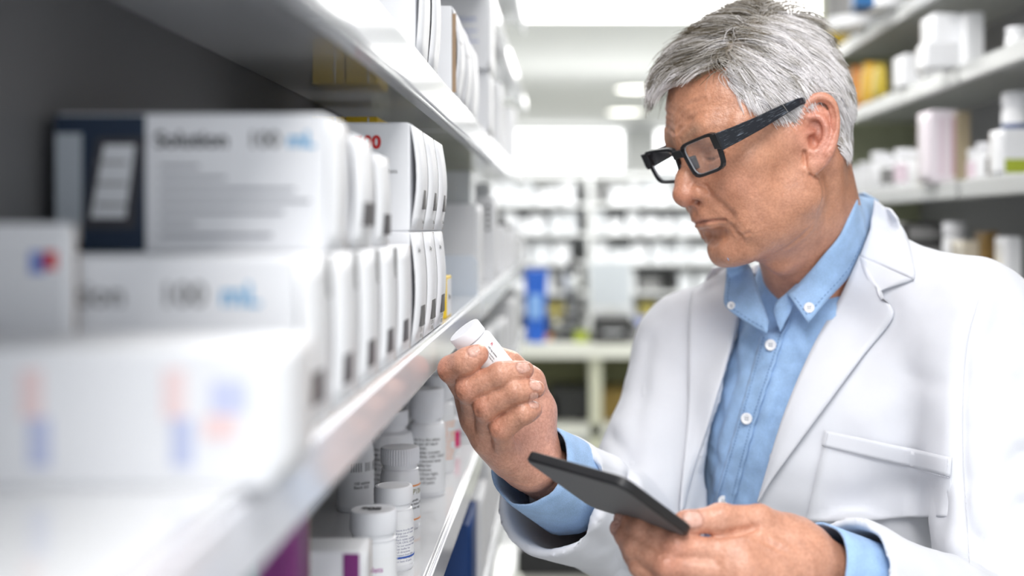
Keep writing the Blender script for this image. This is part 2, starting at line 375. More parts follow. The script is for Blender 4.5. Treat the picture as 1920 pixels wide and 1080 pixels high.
def flow(p):
    x, y, z = p[:,0], p[:,1], p[:,2]
    side = 1/(1+np.exp(-(x-part_x(y))/.004)); rs = 1/(1+np.exp(-(-x-.055)/.008))
    back = np.clip((y-.045)/.04, 0, 1); front = np.clip((-y-.055)/.02, 0, 1)
    d_side = np.stack([np.zeros_like(x), .42-.30*back, -.88-.1*back], 1)
    d_top = np.stack([-.75+.35*front, -.55-.35*front, -.10+.30*front], 1)
    d_rs = np.stack([np.zeros_like(x), -.2+.4*back, -1+0*x], 1)
    bk = np.clip((y-.06)/.03, 0, 1)[:,None]
    d = d_top*(1-side[:,None])+d_side*side[:,None]
    d = d*(1-rs[:,None])+d_rs*rs[:,None]
    d = d*(1-bk)+np.array([0,.1,-1.])*bk
    return d/np.linalg.norm(d, axis=1)[:,None]
def build_hair(V, Q, parent):
    rng = np.random.default_rng(4)
    N = vnormals(V, Q); M = hair_mask(V)
    # inner body of the hair: scalp lifted a little, fading out at the hairline
    hl = np.array(HAIRLINE[:20]); S = np.concatenate([V[:,1:3], np.zeros((len(V),1))], 1)
    dl = dist_poly(S, np.concatenate([hl, np.zeros((len(hl),1))], 1))
    top = np.clip((V[:,2]-.07)/.05, 0, 1); frt = np.clip((-V[:,1]-.05)/.03, 0, 1)*np.clip((V[:,2]-.08)/.02, 0, 1)*(V[:,0] < .05)
    thick = .0040+.0055*top
    thick = thick*np.clip(dl/.014, 0, 1)**.7
    fm = (M & (dl > .004))[Q].all(1); fs = M[Q].all(1); q = Q[fm]; used = np.unique(q); mp = np.full(len(V), -1); mp[used] = np.arange(len(used))
    SV = V[used]+N[used]*thick[used][:,None]; SQ = mp[q]
    # strands
    n = 19000
    tri = Q[fs]; a = V[tri[:,0]]; b = V[tri[:,1]]; c = V[tri[:,3]]
    ar = np.linalg.norm(np.cross(b-a, c-a), axis=1); cent = V[tri].mean(1)
    Rr = HEAD_R; toc = (np.array([0,0,CAMZ])-HEAD_T)@Rr; vis = (N[tri[:,0]]*(toc-cent)).sum(1) > -.25
    ar = ar*np.where(vis, 1, .25)
    pick = rng.choice(len(tri), n, p=ar/ar.sum()); u = rng.random((n,2)); 
    wq = np.stack([(1-u[:,0])*(1-u[:,1]), u[:,0]*(1-u[:,1]), u[:,0]*u[:,1], (1-u[:,0])*u[:,1]], 1)
    vi = tri[pick]; root = (V[vi]*wq[:,:,None]).sum(1); nr = (N[vi]*wq[:,:,None]).sum(1); nr /= np.linalg.norm(nr, axis=1)[:,None]
    th = (thick[vi]*wq).sum(1)
    # clumps
    nc = 900; cc = root[rng.choice(n, nc)]
    near = np.empty(n, int)
    for i in range(0, n, 2000): near[i:i+2000] = np.argmin(((root[i:i+2000,None]-cc[None])**2).sum(2), 1)
    cj = rng.normal(0, .26, (nc,3))
    x, y, z = root.T
    topm = np.clip((z-.075)/.04, 0, 1); side = (x > part_x(y)).astype(float); frm = np.clip((-y-.055)/.025, 0, 1)*(1-side)
    back = np.clip((y-.055)/.03, 0, 1); low = np.clip((.03-z)/.06, 0, 1)
    L = .030+.012*topm*(1-side)-.003*frm-.010*back-.016*low+rng.normal(0,.004,n)
    dlr = (dl[vi]*wq).sum(1)
    L = np.clip(L, .007, .06)*np.where(side > 0, np.clip(.55+dlr/.03, .5, 1), 1)
    lift = .28+.14*topm*(1-side)+.45*frm-.10*side-.16*back
    d0 = flow(root)+cj[near]*.8+rng.normal(0,.12,(n,3))
    seg = 6; pts = np.zeros((n,seg+1,3)); p = root+nr*(th*rng.uniform(.55,1.0,n))[:,None]; pts[:,0] = p
    for k in range(seg):
        t = k/seg
        d = d0-(d0*nr).sum(1)[:,None]*nr+nr*(lift*(1-1.35*t)-.12*t)[:,None]
        d = d+np.stack([0*x, -.15*frm, -.50*frm*t*t], 1)
        d /= np.linalg.norm(d, axis=1)[:,None]
        p = p+d*(L/seg)[:,None]; pts[:,k+1] = p
        d0 = .6*d0+.4*flow(p)+cj[near]*.25
    # keep off skull
    e = (pts-np.array([0,.010,.046]))/np.array([.0765,.099,.090]); ln = np.linalg.norm(e, axis=2)
    fix = np.where((ln < 1) & (pts[:,:,2] > .02), 1/np.maximum(ln,.3), 1)[:,:,None]
    pts = np.array([0,.010,.046])+(pts-np.array([0,.010,.046]))*fix
    tng = np.gradient(pts, axis=1); tng /= np.linalg.norm(tng, axis=2)[:,:,None]+1e-9
    s1 = np.cross(tng, nr[:,None,:]); s1 /= np.linalg.norm(s1, axis=2)[:,:,None]+1e-9; s2 = np.cross(tng, s1)
    rad = np.linspace(1, .35, seg+1)[None,:]*rng.uniform(.00026,.00060,n)[:,None]
    ring = []
    for a3 in (0, 2.094, 4.189): ring.append(pts+(s1*math.cos(a3)+s2*math.sin(a3))*rad[:,:,None])
    HV = np.stack(ring, 2).reshape(-1,3)                      # strand, ring, corner
    i0 = (np.arange(n)*(seg+1)*3)[:,None]+(np.arange(seg)*3)[None,:]
    HQ = np.concatenate([np.stack([i0+j, i0+(j+1)%3, i0+3+(j+1)%3, i0+3+j], 2).reshape(-1,4) for j in range(3)])
    white = np.array([.96,.93,.94]); brown = np.array([.13,.10,.055]); grey = np.array([.46,.43,.39])
    pw = .98*side*(1-.50*back)+(1-side)*(.36+.50*frm)*(1-.25*back)
    pw = pw-.35*np.clip((z-.125)/.012,0,1)*(1-side)-.25*np.clip((y-.03)/.05,0,1)*topm
    clr = rng.normal(0,.24,nc)[near]
    k = np.clip(pw+clr+rng.normal(0,.22,n), 0, 1)[:,None]
    cs = np.where(k > .5, grey+(white-grey)*(k-.5)*2, brown+(grey-brown)*k*2)
    HC = np.repeat(cs, (seg+1)*3, 0)
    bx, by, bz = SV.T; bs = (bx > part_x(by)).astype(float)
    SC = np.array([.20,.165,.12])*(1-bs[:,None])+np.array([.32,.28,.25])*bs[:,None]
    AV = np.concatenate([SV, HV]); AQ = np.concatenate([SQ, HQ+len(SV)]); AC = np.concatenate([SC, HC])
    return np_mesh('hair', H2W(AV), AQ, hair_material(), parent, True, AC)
def hair_material():
    m = bpy.data.materials.new('hair'); m.use_nodes = True; b = pbsdf(m); nt = m.node_tree
    at = nt.nodes.new('ShaderNodeAttribute'); at.attribute_name = 'Col'; nt.links.new(at.outputs['Color'], b.inputs['Base Color'])
    b.inputs['Roughness'].default_value = 0.45; b.inputs['Specular IOR Level'].default_value = 0.35
    return m

# ------------------------------------------------------------------ eyeglasses
def loop_obj(name, loops, mat_, parent, M=None, closed=True, caps=True, smooth=False, bevel=0.0):
    """skin a list of equal-length closed loops"""
    n = len(loops[0]); V = np.concatenate([np.array(l, float) for l in loops]); F = []
    for i in range(len(loops)-1):
        for j in range(n): F.append((i*n+j, i*n+(j+1)%n, (i+1)*n+(j+1)%n, (i+1)*n+j))
    if caps: F.append(tuple(range(n-1,-1,-1))); F.append(tuple((len(loops)-1)*n+j for j in range(n)))
    if M is not None: V = M(V)
    o = mesh_obj(name, V, F, mat_, parent, smooth)
    bm = bmesh.new(); bm.from_mesh(o.data); bmesh.ops.recalc_face_normals(bm, faces=bm.faces); bm.to_mesh(o.data); bm.free()
    if bevel:
        md = o.modifiers.new('bevel', 'BEVEL'); md.width = bevel; md.segments = 2; md.limit_method = 'ANGLE'
    return o
GL_R = rotm(63.2, 24.4, -5.2); GL_T = np.array([.1195, 1.243, CAMZ+.0655]); GL_S = 1.065
def G2W(v): return np.asarray(v)*GL_S@GL_R.T+GL_T
def lens_shape(s, grow, y, n=40):
    pts = []
    for i in range(n):
        t = 2*math.pi*i/n; c, sn = math.cos(t), math.sin(t)
        ex = 5.5; r = (abs(c)**ex+abs(sn)**ex)**(-1/ex)
        x = r*c*(.0258+grow); z = r*sn*(.0148+grow)
        x *= 1+.10*(z/.0148 if z > 0 else z/.0148)*.9           # wider on top
        z += .0016*(x/.025)                                       # outer end slightly up
        pts.append((s*(.0365+x), y+.10*max(0,abs(.0365+x)-.02)**1.2, z+.0005))
    return pts
def build_glasses():
    black = mat('black_acetate', (.008,.009,.012), .30, spec=.35)
    edge = mat('lens_edge', (.55,.57,.60), .2)
    gm = bpy.data.materials.new('lens_glass'); gm.use_nodes = True; nt = gm.node_tree; nt.nodes.clear()
    out = nt.nodes.new('ShaderNodeOutputMaterial'); mx = nt.nodes.new('ShaderNodeMixShader'); tr = nt.nodes.new('ShaderNodeBsdfTransparent'); gl = nt.nodes.new('ShaderNodeBsdfGlossy'); fr = nt.nodes.new('ShaderNodeMath'); lw = nt.nodes.new('ShaderNodeLayerWeight')
    lw.inputs[0].default_value = .5; fr.operation = 'MULTIPLY_ADD'; fr.inputs[1].default_value = .55; fr.inputs[2].default_value = .03; pw_ = nt.nodes.new('ShaderNodeMath'); pw_.operation = 'POWER'; pw_.inputs[1].default_value = 3; nt.links.new(lw.outputs['Facing'], pw_.inputs[0]); nt.links.new(pw_.outputs[0], fr.inputs[0]); gl.inputs['Roughness'].default_value = .02; tr.inputs[0].default_value = (.96,.97,.98,1)
    nt.links.new(fr.outputs[0], mx.inputs[0]); nt.links.new(tr.outputs[0], mx.inputs[1]); nt.links.new(gl.outputs[0], mx.inputs[2]); nt.links.new(mx.outputs[0], out.inputs[0])
    g = empty('eyeglasses', tuple(G2W((0,0,0)))); inv = np.array(G2W((0,0,0)))
    M = lambda V: G2W(V)-inv
    tag(g, 'black thick-rimmed rectangular eyeglasses worn low on the nose', 'eyeglasses')
    for s in (1,-1):
        loop_obj('rim', [lens_shape(s,.0005,-.002), lens_shape(s,.0032,-.002), lens_shape(s,.0032,.0025), lens_shape(s,.0005,.0025), lens_shape(s,.0005,-.002)], black, g, M, caps=False, bevel=.0005)
        loop_obj('lens', [lens_shape(s,.0008,.0000), lens_shape(s,.0008,.0012)], gm, g, M)
        loop_obj('lens_edge', [lens_shape(s,.0001,.0004), lens_shape(s,.0009,.0004), lens_shape(s,.0009,.0016), lens_shape(s,.0001,.0016), lens_shape(s,.0001,.0004)], edge, g, M, caps=False)
        # nose pad
        loop_obj('nose_pad', [[(s*(.0095+.0022*math.cos(t)+.10*zz), .004+.0045*math.cos(t+.6), -.004+zz*1.0+.001*math.sin(t)) for t in np.linspace(0,2*math.pi,9)[:-1]] for zz in np.linspace(-.006,.006,5)], mat('dark_pad', (.10,.10,.11), .4), g, M, smooth=True)
        # temple: from hinge to behind the ear
        path = [(.0685,.000,.0095,.0085,.0022),(.0700,.006,.0095,.0080,.0024),(.0715,.020,.0090,.0073,.0024),(.0730,.045,.0088,.0062,.0022),(.0725,.075,.0095,.0048,.0020),(.0722,.096,.0095,.0036,.0017),(.0690,.106,.0080,.0030,.0014),(.0650,.116,.0020,.0026,.0012),(.064,.124,-.008,.0022,.0011)]
        loops = []
        for x, y, z, hz, hx in path: loops.append([(s*(x+hx), y, z-hz), (s*(x+hx), y, z+hz), (s*(x-hx), y, z+hz), (s*(x-hx), y, z-hz)])
        loop_obj('temple', loops, temple_material(), g, M, bevel=.0007)
        loop_obj('end_piece', [[(s*x, y, z) for x, z in ((.060,.004),(.060,.0175),(.0712,.0178),(.0712,.003))] for y in (-.0005,.0045)], black, g, M, bevel=.0008)
    loop_obj('bridge', [[(x, y-.0015, .0085+dz-(x/.008)**2*.0005) for y, dz in ((-.002,-.0035),(-.002,.0040),(.003,.0040),(.003,-.0035))] for x in np.linspace(-.0088,.0088,7)], black, g, M, bevel=.0006)
    return g
def temple_material():
    if 'temple' in MATS: return MATS['temple']
    m = mat('temple', (.008,.010,.016), .32, spec=.35); nt = m.node_tree; b = pbsdf(m)
    tc = nt.nodes.new('ShaderNodeTexCoord'); mp = nt.nodes.new('ShaderNodeMapping'); rr = Matrix(GL_R.tolist()).to_euler()
    vr = nt.nodes.new('ShaderNodeVectorRotate'); vr.rotation_type = 'EULER_XYZ'; vr.invert = True; vr.inputs['Rotation'].default_value = rr
    nt.links.new(tc.outputs['Object'], vr.inputs['Vector'])
    mp.inputs['Scale'].default_value = (500, 70, 2200); nt.links.new(vr.outputs[0], mp.inputs['Vector'])
    n = nt.nodes.new('ShaderNodeTexNoise'); n.inputs['Scale'].default_value = 1; n.inputs['Detail'].default_value = 3; nt.links.new(mp.outputs[0], n.inputs['Vector'])
    cr = nt.nodes.new('ShaderNodeValToRGB'); cr.color_ramp.elements[0].position = .62; cr.color_ramp.elements[0].color = (.007,.009,.015,1); cr.color_ramp.elements[1].position = .74; cr.color_ramp.elements[1].color = (.35,.40,.48,1)
    nt.links.new(n.outputs[0], cr.inputs[0]); nt.links.new(cr.outputs[0], b.inputs['Base Color']); return m
# ------------------------------------------------------------------ person: hands
def finger(f, pts, r, kroot=.010, kf=.0016):
    """pts: root, joints..., tip in world space; r radii. knuckles slightly thicker, pads fuller; stays creased against its neighbours"""
    pts = [np.array(p) for p in pts]; t = Field(f.lo, f.lo+f.h*(f.n-1), f.h); t.n = f.n; t.ax = f.ax; t.F = np.full(tuple(f.n), .05, np.float32)
    for i in range(len(pts)-1): t.cap(pts[i], pts[i+1], r[i], r[i+1], 0 if i == 0 else .004)
    for i in range(1, len(pts)-1): t.ell(pts[i], (r[i]*1.07,)*3, .006)
    for i in range(1, len(pts)-1):                       # fleshy middle of each bone
        m = (pts[i]+pts[i+1])/2; t.ell(m, ((r[i]+r[i+1])*.5*1.01,)*3, .006)
    f.cap(pts[0], pts[0]+(pts[1]-pts[0])*.25, r[0], r[0]*.97, kroot)
    f.comb((slice(None),)*3, t.F, kf, 'add')
def nail(V, N, C, c, axis, up, ln, wd, depth=.0006):
    """press a nail into the finger: axis to the tip, up = outward"""
    axis = axis/np.linalg.norm(axis); up = up-axis*(up@axis); up /= np.linalg.norm(up); sd = np.cross(axis, up)
    d = V-c; a = d@axis; b = d@sd; h = d@up
    e = (np.abs(a/ln)**3+np.abs(b/wd)**3)**(1/3.)
    on = (h > 0.0) & (e < 1.6)
    edge = np.exp(-((e-1.03)/.13)**2)*on; core = (e < 1.0)*on
    V += N*(-depth*1.1*edge+depth*.35*core)[:,None]
    w = (core*.85)[:,None]; C[:] = C*(1-w)+np.array([.74,.47,.40])*w
    w = (np.exp(-((a/ln-.88)/.14)**2)*core*.6)[:,None]; C[:] = C*(1-w)+np.array([.82,.66,.58])*w
    w = (edge*.55)[:,None]; C[:] = C*(1-w)+np.array([.36,.15,.10])*w
BASE_HAND = np.array([.62,.325,.225])
def right_hand():
    f = Field(P(815,960,1.0)*np.array([1.25,1,1])-np.array([0,0,.02]), (P(1075,620,1.26)+np.array([.02,0,.02])), .00125)
    wr = P(995,868,1.165); wr2 = P(1052,945,1.225)
    mcp = {'i':P(884,752,1.128),'m':P(893,786,1.122),'r':P(915,822,1.120),'p':P(946,852,1.122)}
    # palm
    f.cap(wr2, wr, .026, .0245, 0)
    for kx, r0, r1 in (('i',.0165,.0120),('m',.0165,.0120),('r',.0165,.0118),('p',.0165,.0112)):
        f.cap(wr+(mcp[kx]-wr)*.12, mcp[kx], r0, r1, .016)
    f.ell(P(945,800,1.135), (.026,.013,.030), .02)
    # thumb side: heel, metacarpal, thumb behind the bottle
    f.cap(P(1012,856,1.165), P(1004,770,1.160), .0195, .0180, .014)
    f.cap(P(1004,770,1.160), P(990,718,1.152), .0175, .0145, .012)
    f.chain([P(990,718,1.152),P(955,684,1.150),P(920,662,1.148)], [.0145,.0110,.0095], .010)
    f.ell(P(975,815,1.150), (.022,.016,.028), .016)
    f.cap(P(958,862,1.140), P(998,876,1.150), .014, .019, .014)                # heel on the little finger side
    F = {'i':[mcp['i'],P(847,692,1.094),P(872,679,1.078),P(898,664,1.0765)],
         'm':[mcp['m'],P(880,729,1.0830),P(938,703,1.0745),P(984,694,1.0800)],
         'r':[mcp['r'],P(912,763,1.0810),P(966,734,1.0740),P(1006,730,1.0810)],
         'p':[mcp['p'],P(941,803,1.0840),P(980,775,1.0775),P(1002,768,1.0830)]}
    R = {'i':[.0118,.0106,.0100,.0087],'m':[.0118,.0107,.0098,.0082],'r':[.0114,.0102,.0093,.0077],'p':[.0106,.0095,.0085,.0070]}
    for kx in 'imrp':
        finger(f, F[kx], R[kx])
    V, Q = f.mesh(); V = relax(V, Q, 1, .5); N = vnormals(V, Q)
    C = np.tile(BASE_HAND, (len(V),1))
    def tint(w, c):
        nonlocal C
        w = np.clip(w,0,1)[:,None]; C = C*(1-w)+np.array(c)*w
    def crease(pts, dep, wd, bulge=.3):
        nonlocal V
        d = dist_poly(V, pts); V = V+N*((-dep*np.exp(-(d/wd)**2)+bulge*dep*np.exp(-((d-2.2*wd)/(1.1*wd))**2))[:,None])
    pin = (.70,.38,.31)
    tint(.8*blob(V, P(1015,800,1.145), (.03,.03,.05)), pin); tint(.5*blob(V, P(975,830,1.12), (.03,.03,.03)), pin)
    for kx in 'imrp':
        tint(.55*blob(V, F[kx][1]+np.array([-.004,-.006,0]), (.010,.010,.010)), (.62,.25,.17))
        tint(.45*blob(V, F[kx][3], (.012,.012,.012)), (.68,.33,.25))
        a, b = F[kx][1], F[kx][2]; ax = (b-a)/np.linalg.norm(b-a)
        for off in (-.0035,.0005,.0045):
            c = b+ax*off+np.array([0,-.0085,.002]); crease([c+np.array([0,0,-.006]), c+np.array([0,0,.006])], .0005, .0011)
        for off in (-.004,.000,.004):
            c = a+ax*off*.8+np.array([-.004,-.0095,.000]); crease([c+np.array([-.003,0,-.006]), c+np.array([.002,0,.007])], .0006, .0013)
    # palm lines
    up = np.array([.05,-.90,.42])
    nail(V, N, C, P(893,657,1.070), F['i'][3]-F['i'][2], np.array([.10,-.75,.65]), .0068, .0056)
    nail(V, N, C, P(981,690,1.0735), F['m'][3]-F['m'][2], np.array([.25,-.80,.55]), .0062, .0052)
    nail(V, N, C, P(1004,724,1.0750), F['r'][3]-F['r'][2], np.array([.35,-.72,.62]), .0058, .0048)
    nail(V, N, C, P(1000,761,1.0780), F['p'][3]-F['p'][2], np.array([.35,-.62,.72]), .0050, .0042)
    return V, Q, C
# tablet plane, shared with the left hand
TAB_N = np.array([.44,.34,.83]); TAB_N /= np.linalg.norm(TAB_N)
_c0 = P(1275,999,.965); CAMP = np.array([0,0,CAMZ])
def on_tab(px, py, d=0.0):
    r = P(px,py,1.0)-CAMP; return CAMP+r*((TAB_N@(_c0+TAB_N*d-CAMP))/(TAB_N@r))
def left_hand():
    f = Field((.025,.885,CAMZ-.36), (.245,1.075,CAMZ-.19), .0013)
    wr = P(1500,1052,.985); wr2 = P(1600,1105,1.02)
    mcp = {'i':P(1385,1044,.956),'m':P(1395,1080,.948),'r':P(1412,1108,.952),'p':P(1432,1138,.960)}
    f.cap(wr2, wr, .029, .027, 0)
    for kx, r1 in (('i',.0140),('m',.0140),('r',.0135),('p',.0125)): f.cap(wr+(mcp[kx]-wr)*.12, mcp[kx], .020, r1, .018)
    f.ell(P(1462,1052,.978), (.026,.016,.024), .02)
    # thumb over the screen edge
    T = [P(1478,1014,.990),P(1424,974,.975),P(1352,973,.966),P(1290,980,.958)]
    f.cap(P(1500,1035,.988), T[0], .022, .019, .014)
    f.chain(T, [.0170,.0116,.0108,.0094], .012, kj=.004); f.ell(T[2], (.0115,.0108,.0110), .006); f.ell(P(1287,981,.958), (.012,.0090,.0094), .004)
    f.cap(P(1440,995,.978), mcp['i'], .010, .012, .012)                                 # web
    F = {'i':[mcp['i'],P(1268,1024,.952),P(1202,994,.972),P(1168,973,.995)],
         'm':[mcp['m'],P(1250,1060,.948),P(1192,1024,.968),P(1160,990,.990)],
         'r':[mcp['r'],P(1262,1098,.950),P(1204,1060,.965),P(1176,1020,.985)],
         'p':[mcp['p'],P(1300,1125,.955),P(1240,1095,.965),P(1212,1068,.978)]}
    R = {'i':[.0122,.0098,.0090,.0078],'m':[.0122,.0098,.0090,.0076],'r':[.0122,.0096,.0088,.0074],'p':[.0110,.0084,.0076,.0064]}
    for kx in 'imrp': finger(f, F[kx], R[kx])
    V, Q = f.mesh(); V = relax(V, Q, 1, .5); N = vnormals(V, Q); C = np.tile(BASE_HAND, (len(V),1))
    def tint(w, c):
        nonlocal C
        w = np.clip(w,0,1)[:,None]; C = C*(1-w)+np.array(c)*w
    def crease(pts, dep, wd, bulge=.3):
        nonlocal V
        d = dist_poly(V, pts); V = V+N*((-dep*np.exp(-(d/wd)**2)+bulge*dep*np.exp(-((d-2.2*wd)/(1.1*wd))**2))[:,None])
    for kx in 'imr':
        tint(.5*blob(V, F[kx][1]+np.array([0,-.008,.003]), (.012,.010,.010)), (.62,.26,.18)); tint(.5*blob(V, F[kx][3], (.012,.012,.012)), (.66,.33,.25))
        a, b = F[kx][0], F[kx][1]; ax = (b-a)/np.linalg.norm(b-a)
        for off in (-.004,0,.004):
            c = b+ax*off+np.array([0,-.0095,.003]); crease([c+np.array([.001,0,-.006]), c+np.array([-.001,.002,.006])], .0006, .0013)
    tint(.5*blob(V, T[3], (.014,.014,.014)), (.66,.34,.27))
    for off in (-.0045,-.0015,.0015,.0045): crease([T[2]+np.array([off,-.011,-.006]), T[2]+np.array([off*.9,-.007,.010])], .0006, .0012)
    crease([P(1352,1008,.955),P(1385,1000,.955),P(1415,990,.96)], .0022, .0028)
    for k2 in range(4): crease([P(1400+18*k2,1000+9*k2,.95),P(1435+16*k2,1012+10*k2,.955),P(1452+12*k2,1040+9*k2,.955)], .0008, .0022, .6)
    crease([P(1420,1040,.93),P(1470,1060,.94)], .0010, .0035, .8); crease([P(1440,1075,.93),P(1490,1078,.94)], .0010, .0035, .8)
    nail(V, N, C, P(1296,977,.9545), T[3]-T[2], np.array([0,-.86,.5]), .0078, .0070)
    nail(V, N, C, P(1166,970,.9905), F['i'][3]-F['i'][2], np.array([-.45,-.85,.25]), .0062, .0054)
    nail(V, N, C, P(1158,988,.986), F['m'][3]-F['m'][2], np.array([-.45,-.85,.25]), .0060, .0052)
    return V, Q, C
# ------------------------------------------------------------------ person: body and clothes
TH = math.radians(40)
BL = np.array([math.cos(TH), -math.sin(TH), 0]); BB = np.array([math.sin(TH), math.cos(TH), 0]); BU = np.array([0,0,1.0])
NB = np.array([.283, 1.392, CAMZ-.085])
def Bp(l, b, u): return NB+l*BL+b*BB+u*BU
SHR = Bp(-.150,-.028,-.064); SHL = Bp(.180,.0,-.022)
ELR = P(1184,992,1.345); WRR = P(1000,872,1.168)
ELL = np.array([.420, 1.13, CAMZ-.40]); WRL = P(1520,1058,.99)
BROT = np.stack([BL, BB, BU], 1)
def torso(f, g, k=.03, hem=-.62):
    f.ell(Bp(0,.000,-.20), (.150+g,.115+g,.20+g), 0, rot=BROT)
    f.ell(Bp(0,-.030,-.16), (.115+g,.098+g,.13+g), k, rot=BROT)
    f.ell(Bp(0,-.012,-.44), (.150+g,.122+g,.26+g), k+.02, rot=BROT)
    f.cap(Bp(-.060,.012,-.016), SHR+np.array([0,0,.010]), .050+g, .046+g, k); f.cap(Bp(.055,.012,.030), SHL+np.array([0,0,.002]), .050+g, .048+g, k)
    f.cap(Bp(-.10,-.02,-.12), SHR, .07+g, .05+g, k); f.cap(Bp(.10,-.01,-.12), SHL, .075+g, .05+g, k)
    f.cap(Bp(0,.02,-.01), Bp(0,.015,-.12), .062+g*.6, .08+g, k)
def arms(f, gu, ge, gw, k=.02, endr=0.0, endl=0.0, sag=1.0):
    WC = WRR+np.array([-.002,0,-.019])*sag; a = ELR+(WC-ELR)*(1-endr); f.cap(SHR, ELR, .046+gu, .043+ge, k); f.cap(ELR, a, .043+ge, .040+gw*1.05, .004)
    b = ELL+(WRL-ELL)*(1-endl); f.cap(SHL, ELL, .054+gu, .046+ge, k); f.cap(ELL, b, .046+ge, .032+gw, .004)
def coarse_body():
    f = Field((-.10,.90,-.01), (.60,1.72,CAMZ+.0), .009)
    torso(f, -.014); arms(f, -.012, -.014, -.012, sag=0, endr=.05, endl=.05)
    hp = Bp(0,0,-.80)
    f.ell(Bp(0,.0,-.76), (.155,.115,.14), .05, rot=BROT)
    for s in (1,-1):
        kn = Bp(s*.10,-.01,-1.12+.18); hip = Bp(s*.085,.01,-.82); an = Bp(s*.11,.02,0); an[2] = .09; kn[2] = .50
        f.cap(hip, kn, .082, .056, .04); f.cap(kn, an, .055, .040, .02); t = an-BB*.14; t[2] = .035; h = an.copy(); h[2] = .045
        f.cap(h, t, .042, .034, .02)
    V, Q = f.mesh(); return V, Q
def bvh(V, Q): return BVHTree.FromPolygons([Vector(v) for v in V], [tuple(q) for q in Q.tolist()])
def cast(bv, px, py):
    if isinstance(bv, tuple):
        hs = [h for h in (cast(b, px, py) for b in bv) if h[0] is not None]
        return min(hs, key=lambda h: np.linalg.norm(h[0]-CAMP)) if hs else (None, None)
    d = P(px,py,1.0)-CAMP; d = Vector(d).normalized(); h = bv.ray_cast(Vector(CAMP), d)
    return (None, None) if h[0] is None else (np.array(h[0]), np.array(h[1]))
def resample(pts, n):
    p = np.array(pts, float); s = np.concatenate([[0], np.cumsum(np.linalg.norm(np.diff(p, axis=0), axis=1))]); t = np.linspace(0, s[-1], n)
    # smooth: catmull-rom through the points
    out = []
    A = np.concatenate([2*p[:1]-p[1:2], p, 2*p[-1:]-p[-2:-1]])
    for x in t:
        i = min(max(np.searchsorted(s, x, 'right')-1, 0), len(p)-2); u = (x-s[i])/max(s[i+1]-s[i],1e-9); a, b, c, d = A[i:i+4]
        out.append(.5*(2*b+(c-a)*u+(2*a-5*b+4*c-d)*u*u+(3*b-a-3*c+d)*u**3))
    return np.array(out)
def sheet(name, G, mat_, parent, thick, smooth=True, bevel=0.0, sub=0):
    """G: grid (n, m, 3) of points -> a cloth sheet of real thickness"""
    n, m = G.shape[:2]; i = np.arange(n*m).reshape(n, m)
    Q = np.stack([i[:-1,:-1], i[1:,:-1], i[1:,1:], i[:-1,1:]], 2).reshape(-1,4)
    V = G.reshape(-1,3)
    fn = np.cross(V[Q[:,2]]-V[Q[:,0]], V[Q[:,3]]-V[Q[:,1]]).mean(0)
    if fn@(CAMP-V.mean(0)) < 0: Q = Q[:,::-1]
    o = np_mesh(name, V, Q, mat_, parent, smooth)
    md = o.modifiers.new('thickness', 'SOLIDIFY'); md.thickness = thick; md.offset = -1
    if bevel: b = o.modifiers.new('soft', 'BEVEL'); b.width = bevel; b.segments = 2
    return o
def drape(name, bv, A, B, off, mat_, parent, nt=24, ns=8, thick=.0022, smooth_it=2, spl=True):
    """cloth patch between two traced edges, laid on the surface bv; off(t, s) lifts it off that surface"""
    A = resample(A, nt) if spl else np.array(A); B = resample(B, nt) if spl else np.array(B); G = np.zeros((nt, ns, 3)); ok = np.ones((nt,ns), bool)
    for i in range(nt):
        for j in range(ns):
            s = j/(ns-1); q = A[i]*(1-s)+B[i]*s
            h, nn = cast(bv, *q)
            if h is None: ok[i,j] = False; continue
            vd = CAMP-h; vd /= np.linalg.norm(vd); G[i,j] = h+vd*off(i/(nt-1), s)
    ys = np.where(ok, G[:,:,1], np.nan)
    for i in range(nt):                      # where the ray misses keep the depth of the nearest neighbour
        for j in range(ns):
            if not ok[i,j]:
                dd = [((a-i)**2+(b-j)**2, a, b) for a in range(nt) for b in range(ns) if ok[a,b]]; _, a, b = min(dd); s = j/(ns-1); q = A[i]*(1-s)+B[i]*s; G[i,j] = P(q[0], q[1], ys[a,b])
    D = np.linalg.norm(G-CAMP, axis=2)
    for _ in range(smooth_it):               # even the depth out
        E = np.pad(D, 1, mode='edge'); D = .4*D+.15*(E[:-2,1:-1]+E[2:,1:-1]+E[1:-1,:-2]+E[1:-1,2:])
    dirs = G-CAMP; dirs /= np.linalg.norm(dirs, axis=2)[:,:,None]
    return sheet(name, CAMP+dirs*D[:,:,None], mat_, parent, thick)
def stitch(name, bv, pts, off, mat_, parent, dash=.0022, gap=.0016, r=.00032):
    """row of thread stitches"""
    L = []
    for p in resample(pts, 60):
        h, n = cast(bv, *p)
        if h is not None: vd = CAMP-h; vd /= np.linalg.norm(vd); L.append(h+vd*off)
    if len(L) < 3: return
    L = np.array(L); s = np.concatenate([[0], np.cumsum(np.linalg.norm(np.diff(L, axis=0), axis=1))]); V = []; F = []
    at = lambda x: np.array([np.interp(x, s, L[:,c]) for c in range(3)])
    x = 0
    while x+dash < s[-1]:
        a, b = at(x), at(x+dash); d = (b-a)/np.linalg.norm(b-a); u = np.cross(d, (0,-1,.1)); u /= np.linalg.norm(u); w_ = np.cross(d, u); k = len(V)
        for e in (a, b):
            for c, sn in ((1,0),(0,1),(-1,0),(0,-1)): V.append(e+(u*c+w_*sn)*r)
        for j in range(4): F.append((k+j, k+(j+1)%4, k+4+(j+1)%4, k+4+j))
        x += dash+gap
    return mesh_obj(name, V, F, mat_, parent)
